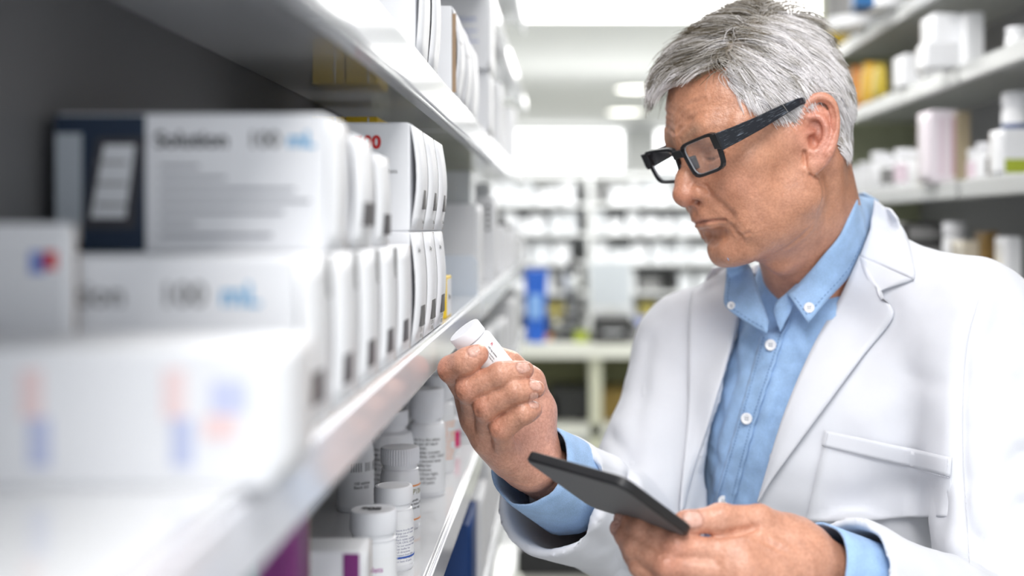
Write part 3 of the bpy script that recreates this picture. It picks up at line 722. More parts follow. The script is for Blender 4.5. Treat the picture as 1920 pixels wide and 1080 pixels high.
def cloth(name, colr, rough=.85, weave=900, wv=.25, bump=.35, big=.0, bdist=.0004):
    m = mat(name, colr, rough, spec=.25, sheen=.15); nt = m.node_tree; b = pbsdf(m)
    tc = nt.nodes.new('ShaderNodeTexCoord'); n = nt.nodes.new('ShaderNodeTexNoise'); n.inputs['Scale'].default_value = weave; n.inputs['Detail'].default_value = 3
    nt.links.new(tc.outputs['Object'], n.inputs['Vector'])
    n2 = nt.nodes.new('ShaderNodeTexNoise'); n2.inputs['Scale'].default_value = 45; n2.inputs['Detail'].default_value = 5; nt.links.new(tc.outputs['Object'], n2.inputs['Vector'])
    bp = nt.nodes.new('ShaderNodeBump'); bp.inputs['Strength'].default_value = bump; bp.inputs['Distance'].default_value = bdist
    nt.links.new(n.outputs[0], bp.inputs['Height']); 
    bp2 = nt.nodes.new('ShaderNodeBump'); bp2.inputs['Strength'].default_value = .5; bp2.inputs['Distance'].default_value = .0016*(1 if big else .25)
    nt.links.new(n2.outputs[0], bp2.inputs['Height']); nt.links.new(bp.outputs[0], bp2.inputs['Normal']); nt.links.new(bp2.outputs[0], b.inputs['Normal'])
    if wv:
        mx = nt.nodes.new('ShaderNodeMixRGB'); mx.inputs[1].default_value = (*[c*(1-wv) for c in colr],1); mx.inputs[2].default_value = (*[min(1,c*(1+wv)) for c in colr],1)
        ad = nt.nodes.new('ShaderNodeMath'); ad.operation = 'ADD'; sb = nt.nodes.new('ShaderNodeMath'); sb.operation = 'MULTIPLY_ADD'; sb.inputs[1].default_value = 1.5; sb.inputs[2].default_value = -1.0
        nt.links.new(n.outputs[0], ad.inputs[0]); nt.links.new(n2.outputs[0], ad.inputs[1]); nt.links.new(ad.outputs[0], sb.inputs[0]); nt.links.new(sb.outputs[0], mx.inputs[0]); nt.links.new(mx.outputs[0], b.inputs['Base Color'])
    return m
def folds(V, Q, bv, lines):
    N = vnormals(V, Q)
    for pts, dep, wd in lines:
        W = []
        for p in resample(pts, 10):
            h, n = cast(bv, *p)
            if h is not None: W.append(h)
        if len(W) < 2: continue
        d = dist_poly(V, W); V = V+N*((-dep*np.exp(-(d/wd)**2)+.3*dep*np.exp(-((d-2.2*wd)/(1.4*wd))**2))[:,None])
    return V
def ripple(V, amp, sc, seed):
    N = np.array([noise.noise(Vector(v*sc)+Vector((seed,0,0))) for v in V]); return N*amp

def build_person():
    coat_m = cloth('coat_cotton', (.72,.735,.785), .8, 1400, .02, .15); blue_m = cloth('chambray', (.33,.50,.76), .9, 1100, .22, .6, big=1)
    thread = mat('blue_thread', (.10,.18,.36), .8); wthread = mat('white_thread', (.72,.73,.78), .8)
    hv, hq, hc = build_head(); rv, rq, rc = right_hand(); lv, lq, lc = left_hand(); bv_, bq = coarse_body()
    sets = [(H2W(hv),hq,hc),(rv,rq,rc),(lv,lq,lc),(bv_,bq,np.tile(BASE_HAND,(len(bv_),1)))]
    o = 0; VV = []; QQ = []; CC = []
    for v, q, c in sets: VV.append(v); QQ.append(q+o); CC.append(c); o += len(v)
    person = np_mesh('person', np.concatenate(VV), np.concatenate(QQ), SKIN, None, True, np.concatenate(CC))
    tag(person, 'grey-haired man in white lab coat and blue shirt studying a pill bottle', 'person')
    build_hair(hv, hq, person)
    head_bv = bvh(H2W(hv), hq)
    # ---- shirt
    f = Field((-.02,1.15,CAMZ-.62), (.52,1.62,CAMZ+.02), .0035)
    torso(f, -.006); f.cap(Bp(0,.002,.010), Bp(0,-.028,-.11), .066, .080, .02); f.cap(NECK_BASE+np.array([-.012,-.012,.01]), Bp(0,-.01,-.06), .073, .077, .02)
    # open neck
    f.cap(Bp(0,.012,.085), W2H_neck_top()+np.array([0,0,.04]), .062, .075, .006, 'sub'); f.cap(P(1443,596,1.335), P(1418,520,1.32), .017, .040, .006, 'sub')
    sv, sq = f.mesh(); sb0 = bvh(sv, sq)
    sv = folds(sv, sq, sb0, [([(1480,640),(1500,700),(1470,760)],.0022,.006),([(1470,700),(1450,790)],.0018,.005),([(1380,640),(1375,720),(1350,800)],.0018,.006),([(1350,760),(1340,860),(1320,930)],.0018,.007),
        ([(1440,800),(1425,870),(1400,930)],.0018,.006),([(1395,640),(1420,660)],.0016,.005),([(1550,600),(1520,640)],.0016,.005),([(1330,850),(1370,890)],.0014,.006),([(1480,720),(1440,820)],.0014,.005)])
    sv = sv+vnormals(sv, sq)*(ripple(sv, .0030, 26, 3)+ripple(sv, .0012, 70, 9))[:,None]
    shirt = np_mesh('shirt', sv, sq, blue_m, person, True); sbv = bvh(sv, sq)
    drape('placket', sbv, [(1425,632),(1397,736),(1356,879),(1330,968)], [(1478,600),(1456,671),(1415,796),(1379,932),(1368,975)], lambda t, s: .0028+.0012*math.sin(s*math.pi)+.0007*math.sin(t*70+4*s)*(1 if s < .3 or s > .7 else .3), blue_m, shirt, 110, 9, .0015, 0)
    for side in ([(1432,632),(1404,736),(1363,879),(1338,962)], [(1471,604),(1449,671),(1408,796),(1372,932)]): stitch('stitching', sbv, side, .0050, thread, shirt)
    pearl = mat('pearl_button', (.86,.87,.90), .25, spec=.6)
    def button(px, py, bv, off, r=.0062, parent=shirt):
        h, n = cast(bv, px, py); vd = (CAMP-h)/np.linalg.norm(CAMP-h); c = h+vd*off; ax = n*.25+vd*.75; ax /= np.linalg.norm(ax)
        u = np.cross(ax, (0,0,1.)); u /= np.linalg.norm(u); v = np.cross(ax, u); loops = []
        for rr, hh in ((r,0),(r,.0012),(r*.86,.0020),(r*.72,.0014),(r*.45,.0011)): loops.append([c+ax*hh+(u*math.cos(t)+v*math.sin(t))*rr for t in np.linspace(0,2*math.pi,25)[:-1]])
        b = loop_obj('button', loops, pearl, parent, smooth=True)
        hole = mat('button_hole', (.16,.18,.22), .8)
        for a4 in (.785,2.356,3.927,5.498):
            cc = c+(u*math.cos(a4)+v*math.sin(a4))*r*.27+ax*.0011
            loop_obj('buttonhole', [[cc+ax*hh+(u*math.cos(t)+v*math.sin(t))*r*.13 for t in np.linspace(0,2*math.pi,9)[:-1]] for hh in (-.0004,.0002)], hole, b)
    for px, py in ((1445,647),(1400,785),(1357,940)): button(px, py, sbv, .0062)
    # shirt collar: grids between fold line and outer edge, depth from neck and chest
    def collar(name, fold, outer, foff, ooff, ns=9, nt=26, belly=.004):
        A = resample(fold, nt); B = resample(outer, nt); G = np.zeros((nt,ns,3))
        da = []; db = []
        for C_, lift in ((A, foff), (B, ooff)):
            if lift is None: continue
            for i in range(nt):
                for b_ in (head_bv, sbv):
                    h, _ = cast(b_, *C_[i][:2])
                    if h is not None: C_[i][2] = min(C_[i][2], h[1]-lift)
            for _ in range(4): C_[1:-1,2] = .5*C_[1:-1,2]+.25*(C_[:-2,2]+C_[2:,2])
        for i in range(nt):
            for j in range(ns):
                s = j/(ns-1); q = A[i]*(1-s)+B[i]*s; yy_ = q[2]-belly*math.sin(s*math.pi)
                if foff is not None:
                    h, _ = cast(head_bv, q[0], q[1])
                    if h is not None and q[1] > 340+0*s: yy_ = min(yy_, h[1]-.004) if abs(h[1]-yy_) < .09 else yy_
                G[i,j] = P(q[0], q[1], yy_)
        return sheet(name, G, blue_m, shirt, .0028)
    c1 = collar('collar_leaf', [(1612,366,1.395),(1580,438,1.352),(1541,484,1.328),(1494,534,1.306),(1476,548,1.300)], [(1642,374,1.400),(1630,440,1.352),(1600,508,1.315),(1547,568,1.288),(1516,605,1.278)], .006, .005)
    c2 = collar('collar_leaf', [(1400,486,1.372),(1412,510,1.345),(1422,545,1.325),(1436,585,1.312),(1442,602,1.308)], [(1366,488,1.385),(1359,540,1.350),(1360,574,1.330),(1398,603,1.312),(1437,626,1.302)], None, .005)
    c3 = collar('collar_band', [(1493,532,1.312),(1470,553,1.308),(1455,567,1.308),(1450,586,1.310)], [(1488,570,1.306),(1480,590,1.302),(1470,608,1.300),(1462,622,1.302)], .003, .004, belly=.001)
    collar('collar_back', [(1617,362,1.46),(1600,366,1.48),(1560,372,1.50),(1500,380,1.50)], [(1645,380,1.44),(1630,390,1.47),(1590,400,1.50),(1520,420,1.50)], None, None)
    bpy.context.view_layer.update()
    def obv(o): return BVHTree.FromPolygons([v.co for v in o.data.vertices], [tuple(p.vertices) for p in o.data.polygons])
    b1, b2 = obv(c1), obv(c2)
    stitch('stitching', b1, [(1622,442),(1592,503),(1541,560),(1515,590)], .0006, thread, shirt, dash=.003, gap=.0022); stitch('stitching', b1, [(1513,590),(1498,568),(1486,553)], .0006, thread, shirt, dash=.003, gap=.0022)
    stitch('stitching', b2, [(1369,522),(1366,540),(1367,570),(1400,596),(1432,615)], .0006, thread, shirt, dash=.003, gap=.0022)
    button(1517,577, b1, .0005, .0056); button(1371,573, b2, .0005, .0045)
    # ---- lab coat shell
    f = Field((-.09,.96,CAMZ-.58), (.56,1.66,CAMZ+.03), .0034)
    torso(f, .010); arms(f, .018, .016, .020, endr=.17, endl=.13)
    f2 = Field((-.09,.96,CAMZ-.58), (.56,1.66,CAMZ+.03), .0034)
    torso(f2, .0015); arms(f2, .0095, .0075, .0120, endr=.08, endl=.04)
    # sleeve ends cut square
    def cut_end(F, el, wr, e, s=1):
        d = (wr-el)/np.linalg.norm(wr-el); c = el+(wr-el)*(1-e); F.cap(c+d*.0, c+d*.12, .0, .0, 0, 'add') if False else None
        sl, x, y, z = F.block(c-.1, c+.1); q = (x-c[0])*d[0]+(y-c[1])*d[1]+(z-c[2])*d[2]
        F.F[sl] = np.maximum(F.F[sl], np.where((q > -.05), q, -1).astype(np.float32))
    cut_end(f, ELR, WRR+np.array([-.002,0,-.019]), .17); cut_end(f, ELL, WRL, .13)
    solid_v, solid_q = f.mesh(); cb0 = bvh(solid_v, solid_q)
    # V opening and neck: polygon in the front plane of the body
    vpx = [(1371,490),(1380,560),(1381,605),(1345,740),(1300,890),(1272,1000),(1262,1110),(1390,1110),(1418,950),(1470,780),(1520,660),(1568,570),(1608,490),(1625,440),(1632,372)]
    VP2 = []
    for px, py in vpx:
        h, _ = cast(cb0, px, min(py,1078))
        if h is None: h = P(px, py, 1.36)
        VP2.append(((h-NB)@BL, (h-NB)@BU))
    X, Y, Z = f.ax; xx = X[:,None,None]-NB[0]; yy = Y[None,:,None]-NB[1]; zz = Z[None,None,:]-NB[2]
    ll = xx*BL[0]+yy*BL[1]+0*zz; bb = xx*BB[0]+yy*BB[1]+0*zz; uu = 0*xx+0*yy+zz
    inside = in_poly(np.stack([ll.ravel(), np.broadcast_to(uu, ll.shape).ravel()], 1), VP2).reshape(ll.shape)
    f.F = np.maximum(f.F, -f2.F)
    f.F[inside & (bb < .02) & (bb > -.165)] = .02
    f.cap(Bp(0,.012,-.03), Bp(0,.012,.25), .070, .075, 0, 'sub')
    f.F[:,:,0:1] = np.maximum(f.F[:,:,0:1], .01)
    cv, cq = f.mesh(); cv = relax(cv, cq, 4, .5)
    cv = folds(cv, cq, cb0, COAT_FOLDS)
    cv = cv+vnormals(cv, cq)*(ripple(cv, .0040, 13, 1)+ripple(cv, .0014, 34, 7))[:,None]
    coat = np_mesh('lab_coat', cv, cq, coat_m, person, True)
    cbv = (bvh(folds(solid_v, solid_q, cb0, COAT_FOLDS), solid_q), bvh(cv, cq))
    # lapels: inner edge = roll line, outer edge lifts
    drape('lapel', cbv, [(1612,478),(1572,562),(1520,657),(1468,780),(1424,925),(1419,940)], [(1646,548),(1673,590),(1618,664),(1538,775),(1450,895),(1421,943)], lambda t, s: .0045+.0045*math.sin(min(1,s*1.3)*math.pi*.62), coat_m, coat, 34, 10, .003)
    drape('lapel', cbv, [(1371,496),(1379,560),(1380,605),(1344,740),(1299,890),(1282,962)], [(1296,545),(1291,600),(1290,680),(1289,780),(1282,880),(1277,962)], lambda t, s: .0045+.0035*math.sin(min(1,s*1.3)*math.pi*.62), coat_m, coat, 34, 10, .003)
    drape('coat_collar', cbv, [(1640,374),(1634,420),(1622,455),(1612,480)], [(1668,395),(1700,440),(1714,500),(1712,522)], lambda t, s: .0060+.0035*math.sin(s*math.pi*.6), coat_m, coat, 22, 10, .003)
    drape('coat_collar', cbv, [(1612,480),(1618,505),(1630,530),(1646,546)], [(1712,522),(1700,527),(1675,536),(1648,546)], lambda t, s: .0075, coat_m, coat, 12, 8, .003)
    drape('coat_collar', cbv, [(1371,493),(1372,500),(1371,510),(1370,520)], [(1338,503),(1328,520),(1320,535),(1314,553)], lambda t, s: .0060, coat_m, coat, 12, 8, .003)
    # chest pocket: patch, turned welt and stitching
    pk = drape('chest_pocket', cbv, [(1548,812),(1537,860),(1526,910),(1515,960),(1511,978)], [(1783,862),(1782,890),(1780,920),(1778,950),(1776,968)], lambda t, s: .0046+.0030*math.sin(s*math.pi)*(1-t), coat_m, coat, 20, 16, .002)
    drape('pocket_welt', cbv, [(1546,806),(1541,836)], [(1784,858),(1780,894)], lambda t, s: .0066+.0028*math.sin(s*math.pi), coat_m, coat, 6, 24, .002)
    for ln in ([(1541,838),(1660,866),(1780,896)], [(1552,812),(1547,836)], [(1777,860),(1774,892)]): stitch('stitching', cbv, ln, .0085, wthread, coat, r=.00028)
    # seams
    for ln in ([(1835,560),(1814,640),(1806,740),(1806,860),(1812,960),(1818,1060)], [(1550,835),(1538,900),(1525,960),(1512,1020)]): stitch('seam', cbv, ln, .0012, wthread, coat, dash=.006, gap=.0006, r=.0004)
    # ---- cuffs
    def cuff(el, wr, t0, t1, r0, r1, name, parent, m, wob=.002, n=40, th=.0022, tilt=0.0, seed=0):
        d = (wr-el)/np.linalg.norm(wr-el); u = np.cross(d,(0,0,1.)); u /= np.linalg.norm(u); v = np.cross(d,u); rows = []
        for k in range(9):
            t = k/8; c = el+(wr-el)*(t0+(t1-t0)*t); r = r0+(r1-r0)*t
            rows.append([c+(u*math.cos(a)+v*math.sin(a))*(r+wob*noise.noise(Vector((2*math.cos(a),2*math.sin(a),t*1.2+seed))))+d*tilt*math.cos(a) for a in np.linspace(0,2*math.pi,n+1)])
        G = np.array(rows); i = np.arange(9*(n+1)).reshape(9,n+1); Q = np.stack([i[:-1,:-1],i[1:,:-1],i[1:,1:],i[:-1,1:]],2).reshape(-1,4)
        ob = np_mesh(name, G.reshape(-1,3), Q, m, parent, True); md = ob.modifiers.new('thickness','SOLIDIFY'); md.thickness = th; md.offset = 0
        return ob
    cuff(ELR, WRR, .66, 1.03, .046, .0405, 'cuff', shirt, blue_m, .003, seed=2)
    cuff(ELL, WRL, .66, .985, .041, .0345, 'cuff', shirt, blue_m, .002, seed=5)
    return person
def W2H_neck_top(): return NECK_BASE+np.array([-.06,-.06,.12])
COAT_FOLDS = [([(1835,560),(1814,640),(1806,740),(1806,860),(1812,960),(1818,1060)],.0035,.006),([(1700,700),(1760,722),(1800,705)],.002,.012),([(1690,930),(1600,950),(1560,930)],.003,.014),
    ([(1915,850),(1870,920),(1828,1000)],.008,.011),([(1915,950),(1870,1005),(1830,1045)],.008,.010),([(1915,720),(1870,800),(1835,900)],.006,.014),([(1900,620),(1860,700),(1830,800)],.004,.016),([(1600,940),(1680,905),(1740,920),(1770,950)],.004,.016),([(1880,560),(1850,640),(1826,720)],.003,.014),([(1185,890),(1175,980),(1168,1075)],.006,.008),
    ([(1215,640),(1200,740),(1190,860)],.003,.012),([(1100,890),(1140,905),(1180,935)],.004,.007),([(1090,880),(1130,880),(1175,900)],.003,.006),([(1150,820),(1170,850),(1185,900)],.003,.008),
    ([(1060,960),(1090,1000),(1130,1030)],.003,.010),([(1000,985),(1040,1000),(1100,1010)],.002,.009),([(1290,700),(1285,800),(1280,950)],.002,.010),([(1240,600),(1250,700),(1245,850)],.002,.016),([(1740,560),(1700,640),(1690,720)],.002,.02)]
# ------------------------------------------------------------------ things the man holds
def lathe(name, prof, mat_, parent=None, seg=32, smooth=True, M=None, ribs=0, ribr=(0,0), ribd=0.0, cap=True):
    """prof: list of (r, z). ribs: flutes on rows between ribr heights"""
    seg = seg if not ribs else ribs*4; V = []; F = []
    for r, z in prof:
        for i in range(seg):
            t = 2*math.pi*i/seg; rr = r
            if ribs and ribr[0] <= z <= ribr[1] and i%4 in (0,1): rr = r-ribd
            V.append((rr*math.cos(t), rr*math.sin(t), z))
    n = len(prof)
    for k in range(n-1):
        for i in range(seg): F.append((k*seg+i, k*seg+(i+1)%seg, (k+1)*seg+(i+1)%seg, (k+1)*seg+i))
    if cap:
        F.append(tuple(range(seg-1,-1,-1))); F.append(tuple((n-1)*seg+i for i in range(seg)))
    if M is not None: V = [tuple(M@Vector(v)) for v in V]
    o = mesh_obj(name, V, F, mat_, parent, False)
    if smooth:
        o.data.shade_smooth()
        try: o.data.set_sharp_from_angle(angle=math.radians(40))
        except Exception: pass
    return o
def text_obj(name, body, size, mat_, parent, M, align='LEFT', extrude=0.00005, bold=0.0, shear=0, spacing=1.0):
    c = bpy.data.curves.new(name, 'FONT'); c.body = body; c.size = size; c.extrude = extrude; c.align_x = align; c.offset = bold; c.shear = shear; c.space_line = spacing
    c.materials.append(mat_); tmp = bpy.data.objects.new(name, c); col.objects.link(tmp)
    dg = bpy.context.evaluated_depsgraph_get(); me = bpy.data.meshes.new_from_object(tmp.evaluated_get(dg)); bpy.data.objects.remove(tmp); bpy.data.curves.remove(c)
    o = bpy.data.objects.new(name, me); link(o, parent); o.matrix_local = M; return o
def wrap_text(o, r, zc=0.0):
    """bend flat lettering (x along, z up, y depth) round a bottle of radius r, centred on -Y"""
    for v in o.data.vertices:
        a = v.co.x/r; v.co = Vector((math.sin(a)*(r+.0003+v.co.y), -math.cos(a)*(r+.0003+v.co.y), v.co.z))
WHITEPL = mat('white_plastic', (.86,.87,.90), .30, spec=.5, bump=.02, bscale=300)
CAPPL = mat('white_cap_plastic', (.84,.85,.89), .42, spec=.45)
INK = mat('print_black', (.025,.025,.03), .6); INKR = mat('print_red', (.62,.03,.08), .6); INKB = mat('print_blue', (.03,.10,.45), .6); INKO = mat('print_orange', (.85,.28,.04), .6)
def axes_matrix(origin, ex, ey, ez):
    return Matrix(((ex[0],ey[0],ez[0],origin[0]),(ex[1],ey[1],ez[1],origin[1]),(ex[2],ey[2],ez[2],origin[2]),(0,0,0,1)))
def held_bottle():
    top = P(869,618,1.108); bot = P(957,728,1.122); ax = Vector(top-bot).normalized(); L = (Vector(top)-Vector(bot)).length
    ey = ax.cross(Vector((0,-1,0))).normalized(); ex = ey.cross(ax).normalized()         # ex toward the camera
    g = empty('pill_bottle', tuple(bot)); g.matrix_world = axes_matrix(bot, ey, -ex, ax)   # local -Y faces the camera
    tag(g, 'small white pill bottle held up in the raised hand', 'bottle')
    r = .0172; h = L-.0125
    lathe('bottle_body', [(r*.9,0),(r,.0015),(r,h-.006),(r*.97,h-.003),(r*.86,h-.0008),(.0128,h+.0005),(.0128,h+.004)], WHITEPL, g, 40)
    lathe('cap', [(.0150,L-.0118),(.0156,L-.0112),(.0156,L-.0012),(.0150,L-.0002),(.0140,L),(.0100,L-.0003)], CAPPL, g, ribs=40, ribr=(L-.0108,L-.0015), ribd=.00025)
    for k, (s, m, x, sz) in enumerate((('R', INKR, -.0005, .0046),('100 mg tablets', INK, .0032, .0022),('Take as directed by', INK, .0062, .0016),('pharmacist. Keep dry.', INK, .0084, .0016))):
        o = text_obj('lettering', s, sz, m, g, Matrix.Identity(4))
        for v in o.data.vertices:
            # text runs down the bottle: along -Z, stacked round the wall
            tx, ty, tz = v.co; a = (.0128-x+ty)/r; rr = r+.00015+tz
            v.co = Vector((math.sin(a)*rr, -math.cos(a)*rr, h-.010-tx))
    return g
def rounded_rect(w_, h_, r, n=8):
    pts = []
    for cx, cy, a0 in ((w_/2-r,h_/2-r,0),(-w_/2+r,h_/2-r,90),(-w_/2+r,-h_/2+r,180),(w_/2-r,-h_/2+r,270)):
        for i in range(n+1): a = math.radians(a0+90*i/n); pts.append((cx+r*math.cos(a), cy+r*math.sin(a)))
    return pts
def tablet():
    a = on_tab(982,850); b = on_tab(1170,903); e1 = (b-a)/np.linalg.norm(b-a); e2 = np.cross(TAB_N, e1)
    if (on_tab(1275,998)-b)@e2 < 0: e2 = -e2
    W = np.linalg.norm(b-a); Hh = .092; c = (a+b)/2+e2*Hh/2
    g = empty('tablet_computer', tuple(c)); g.matrix_world = axes_matrix(c, e1, e2, np.cross(e1, e2))
    s = 1 if np.cross(e1, e2)@TAB_N > 0 else -1                                   # local z*s is the screen side
    tag(g, 'slim black tablet with dark grey back held in the lower hand', 'tablet')
    black = mat('tablet_black', (.012,.012,.014), .38); back = mat('tablet_back', (.13,.13,.135), .5, bump=.08, bscale=900); scr = mat('tablet_screen', (.01,.012,.016), .06, spec=.6)
    R = rounded_rect(W, Hh, .011); sh = lambda k, z: [(x*(1-2*k/W), y*(1-2*k/Hh), z) for x, y in R]
    loop_obj('case', [sh(.0012,s*-.0042), sh(0,s*-.0030), sh(0,s*.0030), sh(.0010,s*.0040)], black, g, smooth=False, bevel=.0004)
    loop_obj('back_cover', [sh(.0022,s*-.0046), sh(.0022,s*-.0041)], back, g)
    loop_obj('screen', [sh(.006,s*.0038), sh(.006,s*.0044)], scr, g)
    return g
# ------------------------------------------------------------------ the room
def boxv(x0, x1, y0, y1, z0, z1):
    V = [(x,y,z) for x in (x0,x1) for y in (y0,y1) for z in (z0,z1)]
    return V, [(0,1,3,2),(4,6,7,5),(0,4,5,1),(2,3,7,6),(0,2,6,4),(1,5,7,3)]
def box(name, x0, x1, y0, y1, z0, z1, m, parent=None, bevel=0.0, seg=2):
    V, F = boxv(min(x0,x1), max(x0,x1), min(y0,y1), max(y0,y1), min(z0,z1), max(z0,z1)); o = mesh_obj(name, V, F, m, parent)
    if bevel: md = o.modifiers.new('bevel','BEVEL'); md.width = bevel; md.segments = seg
    return o
def at_empty(name, x, y, z, label, cat, group=None):
    e = empty(name, (x,y,z)); tag(e, label, cat, group); return e
def lbox(name, e, x0, x1, y0, y1, z0, z1, m, bevel=0.0):
    """box given in world numbers, child of the empty e"""
    ox, oy, oz = e.location; return box(name, x0-ox, x1-ox, y0-oy, y1-oy, z0-oz, z1-oz, m, e, bevel)
def struct(o): o['kind'] = 'structure'; return o
C0 = CAMZ
M_wall = mat('wall_paint', (.72,.73,.72), .8); M_ceil = mat('ceiling_board', (.82,.83,.83), .85); M_floor = mat('vinyl_floor', (.58,.59,.54), .35, var=.06, vscale=3)
M_shelf = mat('shelf_enamel', (.66,.67,.69), .06, spec=.5); pbsdf(M_shelf).inputs['IOR'].default_value = 2.1; M_lip = mat('shelf_lip_steel', (.80,.81,.83), .16, metal=.55, bump=.02, bscale=30); M_up = mat('upright_steel', (.62,.63,.61), .35, metal=.3)
M_back = mat('back_panel_grey', (.13,.13,.135), .6); M_backg = mat('back_panel_olive', (.30,.31,.24), .7); M_backr = mat('back_panel_right', (.34,.34,.36), .6)
M_strip = mat('clear_strip', (.80,.81,.87), .10, spec=.55)
def emis(name, c, s):
    if name in MATS: return MATS[name]
    m = bpy.data.materials.new(name); m.use_nodes = True; nt = m.node_tree; nt.nodes.clear(); e = nt.nodes.new('ShaderNodeEmission'); e.inputs[0].default_value = (*c,1); e.inputs[1].default_value = s
    o = nt.nodes.new('ShaderNodeOutputMaterial'); nt.links.new(e.outputs[0], o.inputs[0]); MATS[name] = m; return m
CEIL = C0+.97
struct(box('floor', -4, 4.5, -1.2, 12.2, -.05, 0, M_floor))
struct(box('ceiling', -4, 4.5, -1.2, 12.2, CEIL, CEIL+.05, M_ceil))
struct(box('wall_back', -4, 4.5, 12.0, 12.1, 0, CEIL, M_wall))
struct(box('wall_left', -.40, -.33, -1.2, 3.75, 0, CEIL, M_wall)); struct(box('wall_right', 1.16, 1.24, -1.2, 4.2, 0, CEIL, M_wall))
struct(box('wall_far_left', -4.1, -4, 3.75, 12, 0, CEIL, M_wall)); struct(box('wall_far_right', 4.5, 4.6, 4.2, 12, 0, CEIL, M_wall))
for n_, (x0, x1) in enumerate(((-1.6,.55),(.86,2.6))):
    w_ = empty('window_%d' % (n_+1), ((x0+x1)/2, 11.98, C0+.55)); struct(w_)
    lbox('pane', w_, x0, x1, 11.96, 11.985, C0+.55, C0+.93, emis('daylight_glass', (1,1,1), 3.2))
    for a, b, c, d in ((x0-.04,x1+.04,C0+.51,C0+.55),(x0-.04,x1+.04,C0+.93,C0+.97),(x0-.04,x0,C0+.55,C0+.93),(x1,x1+.04,C0+.55,C0+.93)): lbox('window_frame', w_, a, b, 11.94, 12, c, d, M_wall)
# ceiling lamps
def panel_lamp(x, y, sx, sy, s, label):
    e = at_empty('ceiling_light', x, y, CEIL-.012, label, 'ceiling light')
    box('lamp_frame', -sx/2-.03, sx/2+.03, -sy/2-.03, sy/2+.03, .0, .012, M_wall, e); box('diffuser', -sx/2, sx/2, -sy/2, sy/2, -.004, .0, emis('diffuser_%g' % s, (1,.99,.97), s), e)
panel_lamp(.50, 4.98, 1.36, 1.4, 5.0, 'large bright ceiling light panel at the top of the picture')
def down_lamp(px, py, label):
    Y = .97*FPX/(VPY-py); x = (px-VPX)/FPX*Y; e = at_empty('downlight', x, Y, CEIL-.015, label, 'ceiling light', )
    lathe('trim_ring', [(.17,.015),(.18,.008),(.165,0),(.148,.004),(.148,.010)], M_wall, e, 28, cap=False); lathe('diffuser', [(.148,.004),(.148,.008)], emis('downlight_lens', (1,.99,.9), 4.0), e, 28)
down_lamp(1195,165,'round ceiling downlight nearer of the two beside the forelock'); down_lamp(1172,208,'round ceiling downlight farther of the two, lower in view')

# ------------------------------------------------------------------ shelving along the left
XF, XB = -.12, -.275
LEV = [C0+.143, C0-.097, C0-.305, C0-.53, C0-.80, C0-1.10, C0+.385, C0+.62]
def shelf_board(e, y0, y1, zt, xf, xb, s=1, strip=True, m=M_shelf, mlip=M_lip):
    """sheet metal shelf: board, folded front lip, clear label strip; s = +1 when the lip faces +X"""
    b = lbox('shelf', e, xb, xf-.003*s, y0, y1, zt-.007, zt, m, .0012)
    oz = e.location.z; bo = b
    l = lbox('lip', e, xf-.003*s, xf, y0, y1, zt-.037, zt+.0005, mlip, .001)
    lbox('lip_return', e, xf-.012*s, xf-.003*s, y0, y1, zt-.037, zt-.0345, mlip)
    if strip: lbox('label_strip', e, xf, xf+.0022*s, y0+.004, y1-.004, zt-.034, zt-.004, M_strip if s > 0 else mat('dull_strip', (.52,.53,.53), .25), .0008)
def left_bay(y0, y1, label, back, levs):
    e = at_empty('shelving_unit', (XF+XB)/2, (y0+y1)/2, 0, label, 'shelving')
    for z in levs: shelf_board(e, y0+.004, y1-.004, z, XF, XB)
    lbox('back_panel', e, XB-.006, XB, y0, y1, .02, CEIL-.04, back)
    for y in (y0, y1-.03): lbox('upright', e, XB-.03, XB-.007, y, y+.03, 0, CEIL-.05, M_up)
    lbox('plinth', e, XB, XF-.02, y0, y1, 0, .08, M_up)
    return e
left_bay(.12, 1.735, 'nearest left shelving bay with glossy white shelves beside the bottle hand', M_back, LEV)
left_bay(1.74, 2.74, 'second left shelving bay, olive backed and out of focus', M_backg, LEV)
left_bay(2.745, 3.70, 'farthest left shelving bay ending at the bright aisle end', M_backg, LEV)
# ------------------------------------------------------------------ shelving along the right
RXF, RXB = .80, 1.10
RLEV = [C0+.53, C0+.328, C0+.094, C0-.14, C0-.38, C0-.66, C0-.95, C0+.75]
def right_bay(y0, y1, label):
    e = at_empty('shelving_unit', (RXF+RXB)/2, (y0+y1)/2, 0, label, 'shelving')
    for z in RLEV: shelf_board(e, y0+.004, y1-.004, z, RXF, RXB, -1, True, mat('right_shelf_enamel', (.60,.61,.59), .35), mat('right_lip_steel', (.50,.51,.51), .30, metal=.4))
    lbox('back_panel', e, RXB, RXB+.006, y0, y1, .02, CEIL-.04, M_backr)
    for y in (y0, y1-.03): lbox('upright', e, RXB+.007, RXB+.03, y, y+.03, 0, CEIL-.05, M_up)
    for y in (y0,): lbox('slotted_post', e, RXB-.022, RXB-.0005, y, y+.028, 0, CEIL-.05, mat('post_dark', (.10,.10,.10), .5))
    lbox('plinth', e, RXF+.02, RXB, y0, y1, 0, .08, M_up)
right_bay(1.15, 2.49, 'near right shelving bay at the picture edge behind the shoulder'); right_bay(2.495, 3.80, 'far right shelving bay behind the back of the head')
struct(box('trim_1', .80, 1.16, 3.81, 3.86, 0, CEIL, mat('end_panel_green', (.50,.53,.36), .7)))

